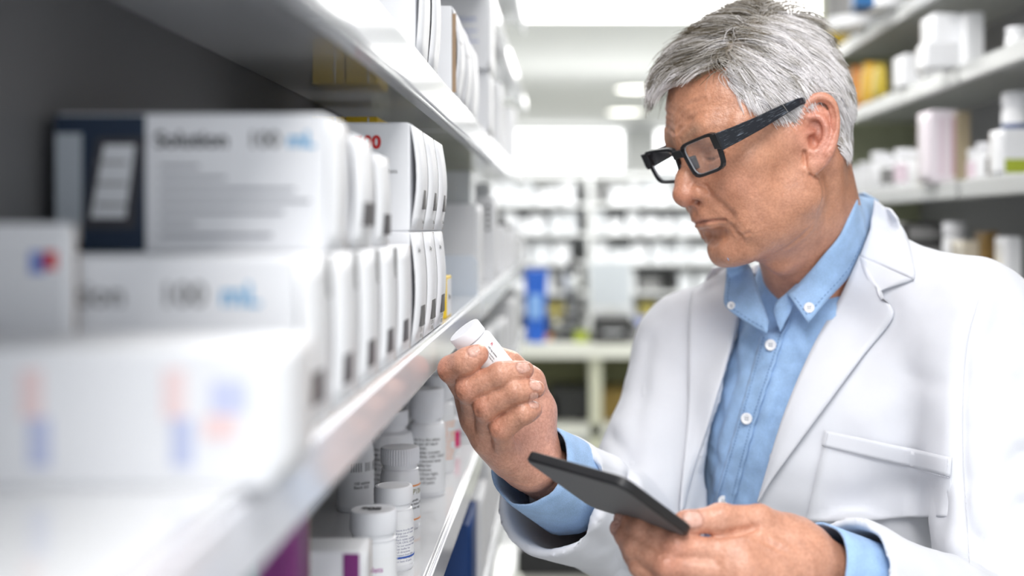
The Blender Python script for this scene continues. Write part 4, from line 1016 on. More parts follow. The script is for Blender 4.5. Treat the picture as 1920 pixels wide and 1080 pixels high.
# ------------------------------------------------------------------ cartons and bottles
CARD = {}
def card(c, name):
    return mat('card_'+name, c, .45, spec=.4, bump=.03, bscale=90)
WHITE = card((.84,.85,.88), 'white'); GREYW = card((.72,.74,.77), 'pale_grey'); KRAFT = card((.35,.24,.15), 'kraft_edge'); YEL = card((.80,.55,.03), 'yellow'); NAVY = card((.015,.03,.06), 'navy'); BLUEC = card((.01,.05,.20), 'deep_blue'); PURP = card((.20,.03,.18), 'purple')
ORNG = card((.80,.30,.03), 'orange'); RED = card((.70,.04,.05), 'red'); PINK = card((.75,.03,.18), 'pink'); GRN = card((.38,.45,.04), 'lime'); BLK = card((.02,.02,.02), 'black'); GRYP = card((.22,.22,.22), 'grey_print'); CYAN = card((.05,.35,.65), 'cyan'); BROW = card((.24,.15,.05), 'brown'); PALEP = card((.72,.60,.68), 'pale_pink')
def carton(x0, x1, y0, y1, z0, z1, label, m=WHITE, group=None, side=1, name='carton', bulge=.0, flap=True, bevel=.0012):
    """folded card box: body, end flap on the aisle side with a dark tuck seam, top flap"""
    e = at_empty(name, (x0+x1)/2, (y0+y1)/2, z0, label, 'box', group)
    lbox('carton_body', e, x0, x1, y0, y1, z0, z1, m, bevel)
    if flap:
        xs = x1 if side > 0 else x0; n = 8; V = []; F = []
        ox, oy, oz = e.location
        for k in range(n+1):
            t = k/n; z = z0+(z1-z0)*(.012+.976*t); bx = xs+side*(.0006+bulge*math.sin(math.pi*t))
            for y in (y0+.0015, y1-.0045):
                V.append((bx-ox, y-oy, z-oz)); 
        for k in range(n): F.append((2*k, 2*k+1, 2*k+3, 2*k+2))
        o = mesh_obj('end_flap', V, F, m, e, True); md = o.modifiers.new('t','SOLIDIFY'); md.thickness = .0008; md.offset = 0
        lbox('tuck_seam', e, xs, xs+side*.0012, y1-.0046, y1-.0024, z0+.001, z1-.001, KRAFT)
        lbox('top_flap', e, x0+.002, x1-.002, y0+.0012, y1-.003, z1, z1+.0005, m)
    return e
def panel(e, name, x0, x1, y0, y1, z0, z1, m): return lbox(name, e, x0, x1, y0, y1, z0, z1, m)
def front_text(e, s, x, z, yf, size, m, bold=0.0, sp=1.0):
    ox, oy, oz = e.location; return text_obj('lettering', s, size, m, e, Matrix.Translation((x-ox, yf-oy-.0003, z-oz))@Matrix.Rotation(math.pi/2, 4, 'X'), bold=bold, spacing=sp)
def side_text(e, s, y, z, xf, size, m, bold=0.0):
    ox, oy, oz = e.location; return text_obj('lettering', s, size, m, e, Matrix.Translation((xf-ox+.0004, y-oy, z-oz))@Matrix.Rotation(math.pi/2, 4, 'Z')@Matrix.Rotation(math.pi/2, 4, 'X'), bold=bold)
XE = -.124                      # aisle side of the boxes
ZM = LEV[1]
# nearest carton
e = carton(-.272, -.110, .455, .53, ZM, ZM+.051, 'very blurred white carton closest to the camera with red and blue print', bulge=.0)
for x in (-.202,-.149): panel(e,'print_panel',x,x+.008,.4545,.4552,ZM+.026,ZM+.044,card((.86,.68,.68),'red_print')); panel(e,'print_panel',x+.003,x+.011,.4545,.4552,ZM+.008,ZM+.026,card((.52,.57,.78),'blue_print'))
panel(e,'print_panel',-.131,-.118,.4545,.4552,ZM+.028,ZM+.040,card((.58,.62,.84),'blue_print2')); panel(e,'print_panel',-.134,-.122,.4545,.4552,ZM+.018,ZM+.027,card((.86,.66,.66),'red_print2'))
# blurred carton at the very left
e = carton(-.272, -.222, .545, .558, ZM, ZM+.098, 'tall white carton at the left edge with a small red and blue dot')
panel(e,'print_panel',-.232,-.226,.5445,.5452,ZM+.078,ZM+.086,RED); panel(e,'print_panel',-.238,-.231,.5445,.5452,ZM+.076,ZM+.086,card((.20,.28,.65),'blue_dot'))
# lower row of cartons with black squares
Z1 = ZM+.083; ys = [.562,.645,.728,.811,.894]
nm = ['first','second','third','fourth','fifth']
for i, y in enumerate(ys):
    e = carton(-.268, XE, y, y+.080, ZM, Z1, 'lower-row white carton with black square, %s from the camera' % nm[i], group='lower row of white cartons', bulge=.0015)
    panel(e,'print_square',XE+.0004,XE+.0030,y+.030,y+.054,ZM+.010,ZM+.026,card((.05,.045,.05),'dark_square'))
    if i == 0:
        front_text(e, 'Solution', -.250, Z1-.022, y, .0145, GRYP, .0003); front_text(e, '100', -.186, Z1-.022, y, .0145, GRYP, .0003); front_text(e, 'mL', -.158, Z1-.022, y, .0145, CYAN, .0003)
    panel(e,'print_strip',XE+.0004,XE+.0026,y+.068,y+.0755,Z1-.022,Z1-.001,GRYP) if i < 4 else None
for i, y in enumerate((.977,1.062,1.147)):
    e = carton(-.268, XE, y, y+.082, ZM, ZM+.093, 'lower-row sharp white carton with grey square, %s of three under the curved ones' % nm[i], group='sharp lower cartons', bulge=.004)
    panel(e,'print_square',XE+.0004,XE+.0048,y+.040,y+.066,ZM+.014,ZM+.031,card((.09,.085,.085),'dark_square2')); side_text(e,'LOT 2291\nEXP 08',y+.030,ZM+.010,XE+.0042,.0045,GRYP); side_text(e,'300 mg',y+.028,ZM+.076,XE+.0032,.005,GRYP)
# upper row
ZS = Z1+.0006
e = carton(-.266, -.1255, .640, .700, ZS, ZS+.072, 'white medicine carton with dark navy end panel and lines of print', bulge=.001)
panel(e,'print_panel',-.266,-.219,.6392,.6400,ZS+.0005,ZS+.0715,NAVY); panel(e,'print_panel',-.2655,-.252,.6388,.6394,ZS+.006,ZS+.062,card((.42,.46,.50),'steel_print'))
ox, oy, oz = e.location
mesh_obj('blister_print', [(a-ox,.6386-oy,b-oz) for a, b in ((-.252,ZS+.012),(-.224,ZS+.012),(-.218,ZS+.060),(-.244,ZS+.060))], [(0,1,2,3)], card((.05,.05,.06),'charcoal_print'), e)
mesh_obj('blister_print', [(a-ox,.6383-oy,b-oz) for a, b in ((-.247,ZS+.018),(-.229,ZS+.018),(-.224,ZS+.056),(-.240,ZS+.056))], [(0,1,2,3)], GREYW, e)
for k in range(3): panel(e,'print_strip',-.244,-.228,.6378,.6382,ZS+.024+.011*k,ZS+.0255+.011*k,GRYP)
front_text(e,'Solution',-.214,ZS+.055,.640,.0115,BLK,.0003); front_text(e,'100',-.166,ZS+.055,.640,.0115,GRYP,.0003); front_text(e,'mL',-.145,ZS+.055,.640,.0115,CYAN,.0003)
for k in range(7): panel(e,'print_line',-.211,-.211+(.02,.034,.070,.078,.064,.018,.058)[k],.6393,.6399,ZS+.044-.006*k,ZS+.0456-.006*k,card((.38,.39,.42),'soft_print'))
e = carton(-.262, XE-.001, .706, .782, ZS, ZS+.068, 'plain white carton with rounded edges and a black square on its end', bulge=.003, bevel=.006)
panel(e,'print_square',XE-.0006,XE+.0040,.738,.770,ZS+.014,ZS+.028,card((.05,.045,.05),'dark_square'))
e = carton(-.262, XE-.002, .800, .868, ZS, ZS+.062, 'narrow white carton in the upper row before the red-numbered one', bulge=.002)
panel(e,'print_square',XE-.0016,XE+.0020,.836,.858,ZS+.008,ZS+.022,card((.05,.045,.05),'dark_square'))
ZU = ZM+.093+.0006
for i, y in enumerate((.977,1.062,1.147)):
    e = carton(-.268, XE, y, y+.082, ZU, ZU+.086, ('white carton with red number five hundred on its face','white carton with bowed end, middle of the upper three','white carton with bowed end, last of the upper three before the gap')[i], bulge=.005)
    panel(e,'print_square',XE+.0004,XE+.0058,y+.050,y+.064,ZU+.018,ZU+.034,card((.09,.085,.085),'dark_square2')); side_text(e,'50 tabs',y+.046,ZU+.006,XE+.0040,.005,GRYP)
    if i == 0: front_text(e,'500',-.168,ZU+.066,y,.014,card((.62,.03,.03),'red_numeral'),.0006); front_text(e,'tablets',-.147,ZU+.046,y,.005,GRYP)
carton(-.272, -.200, 1.325, 1.42, ZM, ZM+.083, 'white carton hidden at the back, lower of the pair under the yellow ones', flap=False); carton(-.272, -.200, 1.325, 1.42, ZM+.0836, ZM+.166, 'white carton at the back carrying the two yellow cartons', flap=False)
for i, x in enumerate((-.273,-.237)):
    e = carton(x, x+.0345, 1.322, 1.40, ZM+.1666, ZM+.2156, ('left','right')[i]+' yellow carton tucked up under the shelf, mirrored in its underside', m=YEL, flap=False)
    panel(e,'white_band',x+.024,x+.0255,1.3212,1.322,ZM+.168,ZM+.2146,WHITE)
e = carton(XE-.028, XE-.001, 1.290, 1.345, ZM, ZM+.044, 'small bright yellow carton with white label at the shelf edge', m=YEL, flap=False)
panel(e,'label',XE-.001,XE-.0004,1.296,1.339,ZM+.003,ZM+.041,WHITE); side_text(e,'20 caps',1.303,ZM+.020,XE-.0006,.008,GRYP)
# clear divider
dv = at_empty('shelf_divider', -.165, 1.715, ZM, 'pale clear plastic divider with rounded corner at the end of the shelf', 'divider')
pl = mat('clear_blue_plastic', (.66,.72,.80), .08, spec=.5, coat=.5)
R = [(-.05,0),(.043,0),(.043,.045)]+[(.031+.012*math.cos(a),.045+.012*math.sin(a)) for a in np.linspace(0,math.pi/2,6)]+[(-.05,.057)]
loop_obj('divider_plate', [[(x,y,z) for x, z in R] for y in (-.0015,.0015)], pl, dv); box('divider_foot', -.05, .043, -.015, .015, 0, .002, pl, dv)
# top shelf
ZT = LEV[0]
top = [(-.262,XE,1.012,1.095,.110,'white carton, first on the top shelf from the camera',.003),(-.262,XE,1.100,1.180,.110,'white carton, second on the top shelf, partly cut off',.004),
       (-.262,XE,1.340,1.435,.098,'white carton with a brown torn flap edge on the top shelf',.006),(-.262,XE,1.442,1.54,.096,'creased white carton third from the end of the top shelf',.006),(-.262,XE,1.55,1.70,.094,'wide white carton with faint print at the end of the top shelf',.003)]
for x0, x1, y0, y1, h, lb, bl in top:
    e = carton(x0, x1, y0, y1, ZT, ZT+h, lb, bulge=bl)
    side_text(e,'keep dry  20 C',y0+.02,ZT+h*.62,x1+bl,.006,GRYP)
    if 'brown' in lb: lbox('torn_flap', e, XE+.0002, XE+.0045, y0+.001, y0+.004, ZT+.004, ZT+h*.92, KRAFT)
ZT2 = ZT
e = carton(-.200, -.118, 1.86, 1.98, ZT, ZT+.094, 'white carton supporting another at the start of the second bay top shelf'); 
e = carton(-.196, -.116, 1.84, 1.99, ZT+.0946, ZT+.0946+.13, 'upper white carton with blue printed lines on the second bay'); front_text(e,'Calcium',-.176,ZT+.165,1.84,.013,card((.25,.32,.62),'faint_blue')); 
for k in range(4): panel(e,'print_line',-.182,-.182+(.050,.04,.052,.03)[k],1.8393,1.8399,ZT+.150-.008*k,ZT+.152-.008*k,card((.45,.50,.75),'faint_blue2'))
e = carton(-.170, -.126, 2.35, 2.44, ZT, ZT+.135, 'slim white box with orange mark on second bay top shelf'); panel(e,'print_panel',-.160,-.140,2.3493,2.3499,ZT+.03,ZT+.045,ORNG)
e = carton(-.175, -.126, 3.0, 3.12, ZT, ZT+.15, 'white box on the top shelf of the farthest left bay')
# second bay, middle shelf
mid2 = [(-.240,-.140,1.93,2.05,.132,'broad white carton behind the clear divider',WHITE),(-.200,-.128,2.20,2.30,.150,'white carton with a column of black dots',WHITE),(-.235,-.150,2.36,2.48,.18,'tall pale carton at the back of the second bay',GREYW),(-.19,-.13,2.55,2.64,.10,'small white carton at the end of the second bay',WHITE)]
for x0, x1, y0, y1, h, lb, m in mid2:
    e = carton(x0, x1, y0, y1, ZM, ZM+h, lb, m)
    if 'dots' in lb:
        for k in range(5): panel(e,'print_dot',-.142,-.136,y0-.0008,y0,ZM+.09+.010*k,ZM+.096+.010*k,BLK)
e = carton(-.240,-.150,1.94,2.05,ZM+.1326,ZM+.1326+.052,'grey see-through tray box lying on the broad white carton', m=mat('smoked_plastic', (.62,.65,.66), .2), flap=False)
for k in range(3): lbox('tray_rib', e, -.238+.03*k, -.236+.03*k, 1.9385, 1.94, ZM+.137, ZM+.18, M_up)
for k, (x, y, h, m, lb) in enumerate(((-.150,2.85,.09,WHITE,'white box at the front of the farthest bay'),(-.150,3.05,.075,WHITE,'second white box of the farthest bay'),(-.150,3.25,.10,GREYW,'third pale box of the farthest bay'),(-.150,3.45,.08,WHITE,'last white box of the farthest bay'))):
    carton(x-.05, x+.026, y, y+.12, ZM, ZM+h, lb, m)
e = at_empty('shelf_knob', -.150, 2.91, ZM+.0906, 'small black round knob on the far left shelf box', 'knob'); lathe('dome', [(.018,0),(.018,.006),(.015,.016),(.008,.022),(.001,.0235)], BLK, e, 16); lathe('foot', [(.021,-.0002),(.021,.003)], GRYP, e, 16)
# shelves under the bottles
ZB = LEV[3]
e = carton(-.200, -.124, 1.56, 1.70, ZB, ZB+.150, 'deep blue carton standing low below the bottle shelf', BLUEC)
for i, (y, h, m, lb) in enumerate(((1.80,.13,WHITE,'white box with orange band, nearest on the low shelf'),(1.98,.15,WHITE,'second white box with orange band on the low shelf'),(2.16,.11,WHITE,'third low white box with orange corner'),(2.36,.14,GREYW,'pale grey box on the low shelf'),(2.56,.12,WHITE,'white box ending the low shelf of the second bay'))):
    e = carton(-.21, -.126, y, y+.14, ZB, ZB+h, lb, m)
    if i < 3: panel(e,'orange_band',-.126,-.1254,y+.004,y+.13,ZB+h-.03,ZB+h-.008,ORNG)
ZL = LEV[2]
for i, (y, h, m, lb) in enumerate(((1.80,.10,WHITE,'white box beside the upright on the bottle level'),(2.02,.13,WHITE,'second white box on the bottle level'),(2.26,.12,GREYW,'pale box on the bottle level'),(2.50,.11,WHITE,'fourth white box on the bottle level'),(2.85,.13,WHITE,'fifth white box on the bottle level'),(3.1,.12,WHITE,'sixth white box on the bottle level'),(3.35,.13,GREYW,'seventh pale box on the bottle level'))):
    carton(-.21, -.128, y, y+.15, ZL, ZL+h, lb, m)
# ------------------------------------------------------------------ bottles on the lower shelf
def bottle(px, Y, h, r, rc, hc, label, ribbed=True, text=None, tcol=INK, orange=False, blue=False, z0=ZL, top_mark=False, rot=0.0, z_line=True, capm=CAPPL, bodym=WHITEPL):
    x = (px-VPX)/FPX*Y; e = at_empty('medicine_bottle', x, Y, z0, label, 'bottle', 'white medicine bottles on the lower shelf')
    hb = h-hc; sh_ = min(.014, r*.5)
    lathe('bottle_body', [(r*.93,0),(r,.002),(r,hb-sh_-.004),(r*.97,hb-sh_),(r*.90,hb-sh_*.55),(rc*1.0,hb-.005),(rc*.92,hb-.004),(rc*.92,hb+.004)], bodym, e, 40)
    lathe('cap', [(rc*1.02,hb+.0005),(rc*1.05,hb+.002),(rc*1.05,h-.0025),(rc*.99,h-.0004),(rc*.86,h),(rc*.80,h-.0006)], capm, e, ribs=44 if ribbed else 0, ribr=(hb+.0019,h-.0024), ribd=rc*.05, seg=40)
    hl = hb-sh_-.008
    lathe('label', [(r+.0001,.006),(r+.0003,.006),(r+.0003,hl),(r+.0001,hl)], mat('label_paper', (.86,.87,.89), .55), e, 40, cap=False)
    if text:
        for k, (s, sz, a, z, m) in enumerate(text):
            o = text_obj('lettering', s, sz, m, e, Matrix.Identity(4), bold=sz*.012, spacing=1.05)
            for v in o.data.vertices: v.co = Vector((v.co.x+a*r, v.co.z, v.co.y+z))
            wrap_text(o, r)
            if rot: o.rotation_euler = (0,0,rot)
    if orange:
        for z in (hl-.003,.010): lathe('label_band', [(r+.0004,z),(r+.0006,z),(r+.0006,z+.0014),(r+.0004,z+.0014)], INKO, e, 40, cap=False)
    if blue: lathe('label_band', [(r+.0004,.012),(r+.0006,.012),(r+.0006,.0135),(r+.0004,.0135)], INKB, e, 40, cap=False)
    if top_mark:
        o = text_obj('lettering', '80S', rc*.62, INK, e, Matrix.Translation((-rc*.55,-rc*.2,h+.0001)), bold=.0005)
    return e
para = 'Store in a dry place.\nKeep out of reach\nof children.\nEach tablet contains\nFOR ORAL USE ONLY\nDo not exceed dose\nSee leaflet for\nfull directions.\nProtect from light.\nBatch and expiry\non base of pack.'
bottle(700,.975,.081,.0185,.0178,.018,'foremost white bottle with dark lettering on its flat cap',ribbed=False,top_mark=True,text=[('tablets',.006,-.3,.035,card((.35,.05,.30),'purple_ink'))])
bottle(738,1.098,.074,.0178,.0165,.0155,'smooth-capped white bottle with a thin blue line near its base',ribbed=False,blue=True,text=[(para,.0026,.25,.036,card((.35,.35,.45),'grey_ink'))])
bottle(750,1.245,.082,.0200,.0188,.017,'white bottle with fine ribbed cap and orange label lines',orange=True,text=[('LEPTIN',.0075,.42,.036,card((.22,.20,.05),'olive_ink')),('50 capsules\nStore below 25 C\nOral use only',.0036,.42,.029,INK)])
bottle(731,1.375,.100,.0270,.0195,.018,'wide white bottle behind the ribbed-cap one, ribbed neck cap above',text=[(para,.0052,-.75,.058,INK)])
bottle(800,1.400,.121,.0215,.0185,.034,'tall white bottle with lines of black text, nearest the hand',text=[(para,.0046,-.85,.064,INK)])
bottle(822,1.530,.121,.0205,.0180,.030,'tall white bottle just behind the one with black text',text=[(para,.0042,-.2,.062,INKO)])
bottle(666,1.325,.095,.0200,.0180,.018,'white bottle with barcode at the back left of the shelf',text=[('||||| ||| |||||',.010,-.1,.046,INK),('100 tablets\nBatch 552',.0042,.1,.030,INK)])
bottle(793,1.62,.118,.0205,.0180,.022,'white bottle at the back corner under the shelf lip')
bottle(775,1.500,.110,.0200,.0180,.020,'white bottle squeezed behind the tall text bottle')
e = at_empty('pill_pot', (845-VPX)/FPX*1.66, 1.66, ZL, 'small crimson-labelled pot at the far end of the bottle shelf', 'pot')
lathe('pot_body', [(.011,0),(.012,.001),(.012,.034),(.010,.036)], WHITEPL, e, 24); lathe('label', [(.0122,.008),(.0126,.008),(.0126,.030),(.0122,.030)], PINK, e, 24, cap=False); lathe('cap', [(.0125,.036),(.0125,.046),(.011,.047)], CAPPL, e, 24)
# purple cartons in the near foreground
e = carton(-.225, -.160, .70, .765, ZL, ZL+.150, 'blurred purple and white carton in the near lower left', PURP); panel(e,'print_panel',-.1600,-.1592,.71,.735,ZL+.02,ZL+.14,GREYW); panel(e,'print_panel',-.21,-.175,.6992,.70,ZL+.02,ZL+.145,card((.30,.42,.45),'teal_print'))
e = carton(-.200, -.140, .84, .88, ZL, ZL+.082, 'white carton with purple corner in front of the foremost bottle'); panel(e,'print_panel',-.152,-.141,.8392,.84,ZL+.04,ZL+.081,PURP); panel(e,'print_panel',-.1400,-.1392,.842,.86,ZL+.01,ZL+.08,PURP)
# ------------------------------------------------------------------ things on the right shelves
def rcarton(px0, px1, Y, zt, h, d, label, m=WHITE, group=None, name='carton', bands=(), depth_y=.10):
    """box whose face looks at the camera, standing on a right-hand shelf"""
    x0 = (px0-VPX)/FPX*Y; x1 = (px1-VPX)/FPX*Y; e = carton(x0, x1, Y, Y+depth_y, zt, zt+h, label, m, group, -1, name)
    for (a, b, c, dd, mm) in bands: panel(e, 'print_panel', x0+(x1-x0)*a, x0+(x1-x0)*b, Y-.0008, Y-.0001, zt+h*c, zt+h*dd, mm)
    return e
def jar(px, Y, zt, h, r, label, body=WHITEPL, capm=CAPPL, band=None, rc=None, group=None):
    x = (px-VPX)/FPX*Y; e = at_empty('jar', x, Y, zt, label, 'jar', group); rc = rc or r*.95; hc = min(.03, h*.22); hb = h-hc
    lathe('jar_body', [(r*.93,0),(r,.003),(r,hb-.012),(r*.9,hb-.004),(rc*.9,hb),(rc*.9,hb+.004)], body, e, 28); lathe('cap', [(rc,hb+.001),(rc*1.03,hb+.003),(rc*1.03,h-.003),(rc*.95,h)], capm, e, 28)
    if band: lathe('label', [(r+.0002,h*.15),(r+.0006,h*.15),(r+.0006,h*.62),(r+.0002,h*.62)], band, e, 28, cap=False)
    return e
R0, R1, R2, R3 = RLEV[0], RLEV[1], RLEV[2], RLEV[3]
# top shelf
e = jar(1603, 3.30, R0, .20, .075, 'round black and white tub on the top right shelf', WHITEPL, BLK, GRYP); jar(1655, 3.0, R0, .2, .06, 'white tub beside the blue carton at the top right', WHITEPL, CAPPL)
rcarton(1612, 1640, 2.95, R0, .22, .1, 'blue carton between two tubs at the very top right', card((.03,.14,.35),'mid_blue'))
rcarton(1562, 1592, 3.62, R0, .13, .1, 'yellow and lime bag box at the end of the top right shelf', YEL, bands=((0,1,.5,1,GRN),))
# second shelf
for k, (px, Y, h, w_, m, lb) in enumerate(((1606,3.45,.11,26,ORNG,'orange packet leaning at the end of the second right shelf'),(1630,3.30,.10,30,card((.75,.45,.04),'amber'),'amber packet in the middle of the orange pile'),(1650,3.16,.08,26,card((.55,.42,.05),'ochre'),'ochre packet at the front of the orange pile'))):
    e = empty('packet', ((px-VPX)/FPX*Y, Y, R1)); tag(e, lb, 'packet', 'orange packets on the second right shelf'); r = w_/2/FPX*Y
    loops = [[(r*a*math.cos(t)*1.0, .05*a*math.sin(t), z) for t in np.linspace(0,2*math.pi,17)[:-1]] for a, z in ((.80,0),(1.0,.012),(1.02,h*.4),(.95,h*.7),(.80,h*.92),(.72,h))]
    loop_obj('pouch', loops, m, e, smooth=True); box('seal', -r*.72, r*.72, -.003, .003, h, h+.014, m, e)
rcarton(1696, 1738, 2.86, R1, .075, .1, 'small white carton with dark square on the second right shelf', bands=((.55,.85,.35,.7,GRYP),))
rcarton(1752, 1812, 2.66, R1, .135, .1, 'big white carton on the second right shelf behind the shoulder'); rcarton(1813, 1845, 2.62, R1, .13, .1, 'narrow white carton beside the big one on the second right shelf', bands=((.35,.45,0,1,GREYW),))
rcarton(1740, 1800, 2.52, R1, .052, .1, 'flat white carton lying before the big one on the second right shelf', depth_y=.08)
jar(1908, 2.30, R1, .045, .022, 'small white jar at the right edge on the second shelf')
# third shelf
rcarton(1746, 1796, 2.62, R2, .155, .1, 'pale pink striped carton stack on the third right shelf', card((.80,.74,.80),'pale_lilac'), bands=((.3,.5,.1,.9,PALEP),(.75,.95,.1,.9,card((.55,.35,.45),'dusty_pink')))); rcarton(1797, 1820, 2.60, R2, .150, .1, 'brown-green carton beside the pale pink one', card((.36,.30,.20),'brown_green'))
jar(1908, 2.36, R2, .165, .030, 'tall white tub with deep blue label and lime band at the right edge', WHITEPL, CAPPL, BLUEC)
rcarton(1884, 1935, 2.24, R2, .085, .08, 'white carton with lime stripe in front of the blue-labelled tub', bands=((0,1,.05,.35,GRN),), depth_y=.08)
small = [(1606,3.50,.075,.026,0),(1628,3.42,.085,.028,0),(1652,3.2,.10,.026,0),(1674,3.1,.085,.030,1),(1700,3.0,.095,.030,2),(1724,2.9,.085,.026,0),(1834,2.6,.070,.024,2),(1852,2.55,.08,.024,0),(1870,2.5,.075,.022,1)]
wd = ['first','second','third','fourth','fifth','sixth','seventh','eighth','ninth']
for k, (px, Y, h, r, t) in enumerate(small): jar(px, Y, R2, h, r, 'small white bottle on the third right shelf, %s from the head' % wd[k], WHITEPL, CAPPL, (None, GRYP, PALEP)[t], group='small bottles on the third right shelf')
rcarton(1735, 1752, 2.80, R2, .03, .05, 'tiny lime packet on the third right shelf', GRN, depth_y=.05)
# fourth shelf
e = rcarton(1700, 1768, 2.80, R3, .15, .1, 'dark slatted crate on the fourth right shelf', BLK)
for k in range(3): panel(e,'slat',(1703-VPX)/FPX*2.8,(1765-VPX)/FPX*2.8,2.797,2.7995,R3+.02+.045*k,R3+.05+.045*k,GRYP)
jar(1790, 2.68, R3, .150, .026, 'tall white bottle between crate and cartons on the fourth right shelf')
for k, (a, b, Y, h, m, lb) in enumerate(((1806,1850,2.55,.11,card((.62,.58,.50),'beige'),'beige carton on the fourth right shelf'),(1852,1872,2.50,.13,BROW,'brown carton on the fourth right shelf'),(1850,1890,2.40,.055,card((.78,.55,.05),'amber2'),'yellow carton low on the fourth right shelf'),(1892,1916,2.36,.12,WHITE,'white carton with black edge at the right end of the fourth shelf'),(1640,1690,3.1,.12,GREYW,'pale carton partly hidden by the collar on the fourth right shelf'))):
    rcarton(a, b, Y, R3, h, .1, lb, m, depth_y=.08)

# ------------------------------------------------------------------ far end of the room: bench and open shelving
M_cream = mat('bench_top', (.78,.78,.70), .4); M_frame = mat('bench_frame', (.62,.62,.48), .45); M_dark = mat('dark_plastic', (.03,.03,.03), .45); M_blue = mat('blue_plastic', (.02,.12,.55), .35)
BY, BZ = 6.0, C0-.575
e = at_empty('work_bench', .9, BY+.35, 0, 'cream-topped work bench with open frame at the end of the aisle', 'bench')
lbox('bench_top', e, -.75, 2.6, BY, BY+.7, BZ-.07, BZ, M_cream, .004)
for x in (-.70,.12,.95,1.8,2.54): lbox('leg', e, x, x+.06, BY+.04, BY+.10, 0, BZ-.07, M_frame); lbox('leg', e, x, x+.06, BY+.6, BY+.66, 0, BZ-.07, M_frame)
lbox('lower_shelf', e, -.70, 2.55, BY+.04, BY+.66, C0-1.03, C0-.98, M_cream); lbox('back_rail', e, -.7, 2.55, BY+.66, BY+.68, C0-.98, BZ-.07, mat('olive_board', (.20,.20,.10), .8))
def onbench(name, label, cat, px, Y): return at_empty(name, (px-VPX)/FPX*Y, Y, BZ, label, cat)
e = onbench('storage_bin', 'tall blue plastic bin at the left end of the bench', 'bin', 1005, 6.15)
loop_obj('bin_shell', [rounded_loop for rounded_loop in [[(x*s, y*s, z) for x, y in rounded_rect(.115,.16,.02,4)] for s, z in ((.82,0),(1.0,.33),(1.06,.335),(1.06,.36),(1.0,.36))]], M_blue, e); box('bin_label', -.03, .03, -.083, -.078, .12, .24, mat('bin_label', (.25,.45,.80), .5), e)
# black base under it and coloured packets
e = onbench('box_base', 'black crate standing behind the blue bin', 'crate', 1000, 6.42); box('crate_body', -.10, .10, -.08, .08, 0, .10, M_dark, e, .005); box('crate_rim', -.105, .105, -.085, .085, .1, .115, M_dark, e)
# microscope
e = onbench('microscope', 'white and black bench microscope in the blurred background', 'microscope', 1072, 6.25); WP = mat('scope_white', (.80,.81,.80), .35)
box('base', -.10, .10, -.11, .11, 0, .035, M_dark, e, .01); loop_obj('arm', [[(x, y+dy, z) for x, y in rounded_rect(.06,.06,.015,3)] for dy, z in ((.07,.03),(.08,.15),(.06,.26),(.02,.32))], WP, e, smooth=True)
box('stage', -.075, .075, -.07, .05, .12, .135, M_dark, e, .003); lathe('objective', [(.012,.15),(.018,.18),(.022,.22),(.022,.27)], M_dark, e, 16, M=Matrix.Translation((0,-.02,0))); lathe('eyepiece', [(.018,0),(.018,.10),(.022,.10),(.022,.13)], M_dark, e, 16, M=Matrix.Translation((0,-.02,.30))@Matrix.Rotation(math.radians(35),4,'X')); lathe('head', [(.035,.26),(.045,.29),(.045,.33),(.03,.35)], WP, e, 20, M=Matrix.Translation((0,-.01,0))); lathe('focus_knob', [(.022,-.06),(.022,-.045),(.012,-.045),(.012,.045),(.022,.045),(.022,.06)], M_dark, e, 16, M=Matrix.Translation((0,.07,.09))@Matrix.Rotation(math.pi/2,4,'Y'))
e = onbench('desk_monitor', 'pale monitor standing on the bench right of the microscope', 'monitor', 1145, 6.4); box('screen_housing', -.115, .115, 0, .03, .15, .40, WP, e, .006); box('screen', -.105, .105, -.002, .001, .165, .39, mat('blank_screen', (.66,.70,.74), .3), e); box('neck', -.02, .02, .01, .03, .02, .17, WP, e); box('foot', -.08, .08, -.06, .08, 0, .02, M_dark, e, .005)
e = onbench('label_printer', 'black label printer under the pale monitor on the bench', 'printer', 1148, 6.15); loop_obj('housing', [[(x*s,y*s,z) for x, y in rounded_rect(.20,.20,.02,3)] for s, z in ((1,0),(1,.09),(.9,.13),(.6,.14))], M_dark, e); box('paper_slot', -.05, .05, -.104, -.098, .05, .06, WHITE, e)
e = onbench('telephone', 'grey desk telephone beside the printer on the bench', 'telephone', 1205, 6.15); loop_obj('phone_base', [[(x,y*s,z) for x, y in rounded_rect(.17,.2,.02,3)] for s, z in ((1,0),(1,.03),(.8,.07))], GRYP, e); box('handset', -.08, -.03, -.08, .08, .07, .10, M_dark, e, .01)
for k, (px, Y, w_, h, m, lb) in enumerate(((1040,6.18,.11,.025,ORNG,'orange tray lying at the left front of the bench'),(1000,6.12,.05,.02,card((.75,.25,.10),'brick_orange'),'small brick-orange packet before the blue bin'),(1090,6.1,.07,.05,GRN,'lime sponge packet in front of the microscope'),(1222,6.4,.16,.10,card((.25,.30,.60),'blue_grey'),'blue-grey file box behind the telephone'))):
    x = (px-VPX)/FPX*Y; carton(x-w_/2, x+w_/2, Y, Y+.08, BZ, BZ+h, lb, m, flap=False)
for k, (px, w_, h, m, lb) in enumerate(((1068,.20,.16,M_dark,'black storage box under the bench beside the post'),(1020,.14,.12,card((.12,.12,.06),'olive_box'),'olive box under the left end of the bench'),(1160,.18,.15,card((.30,.20,.05),'rust_box'),'rust-brown box under the bench right of the post'))):
    x = (px-VPX)/FPX*6.2; carton(x-w_/2, x+w_/2, 6.2, 6.5, C0-.98, C0-.98+h, lb, m, flap=False)
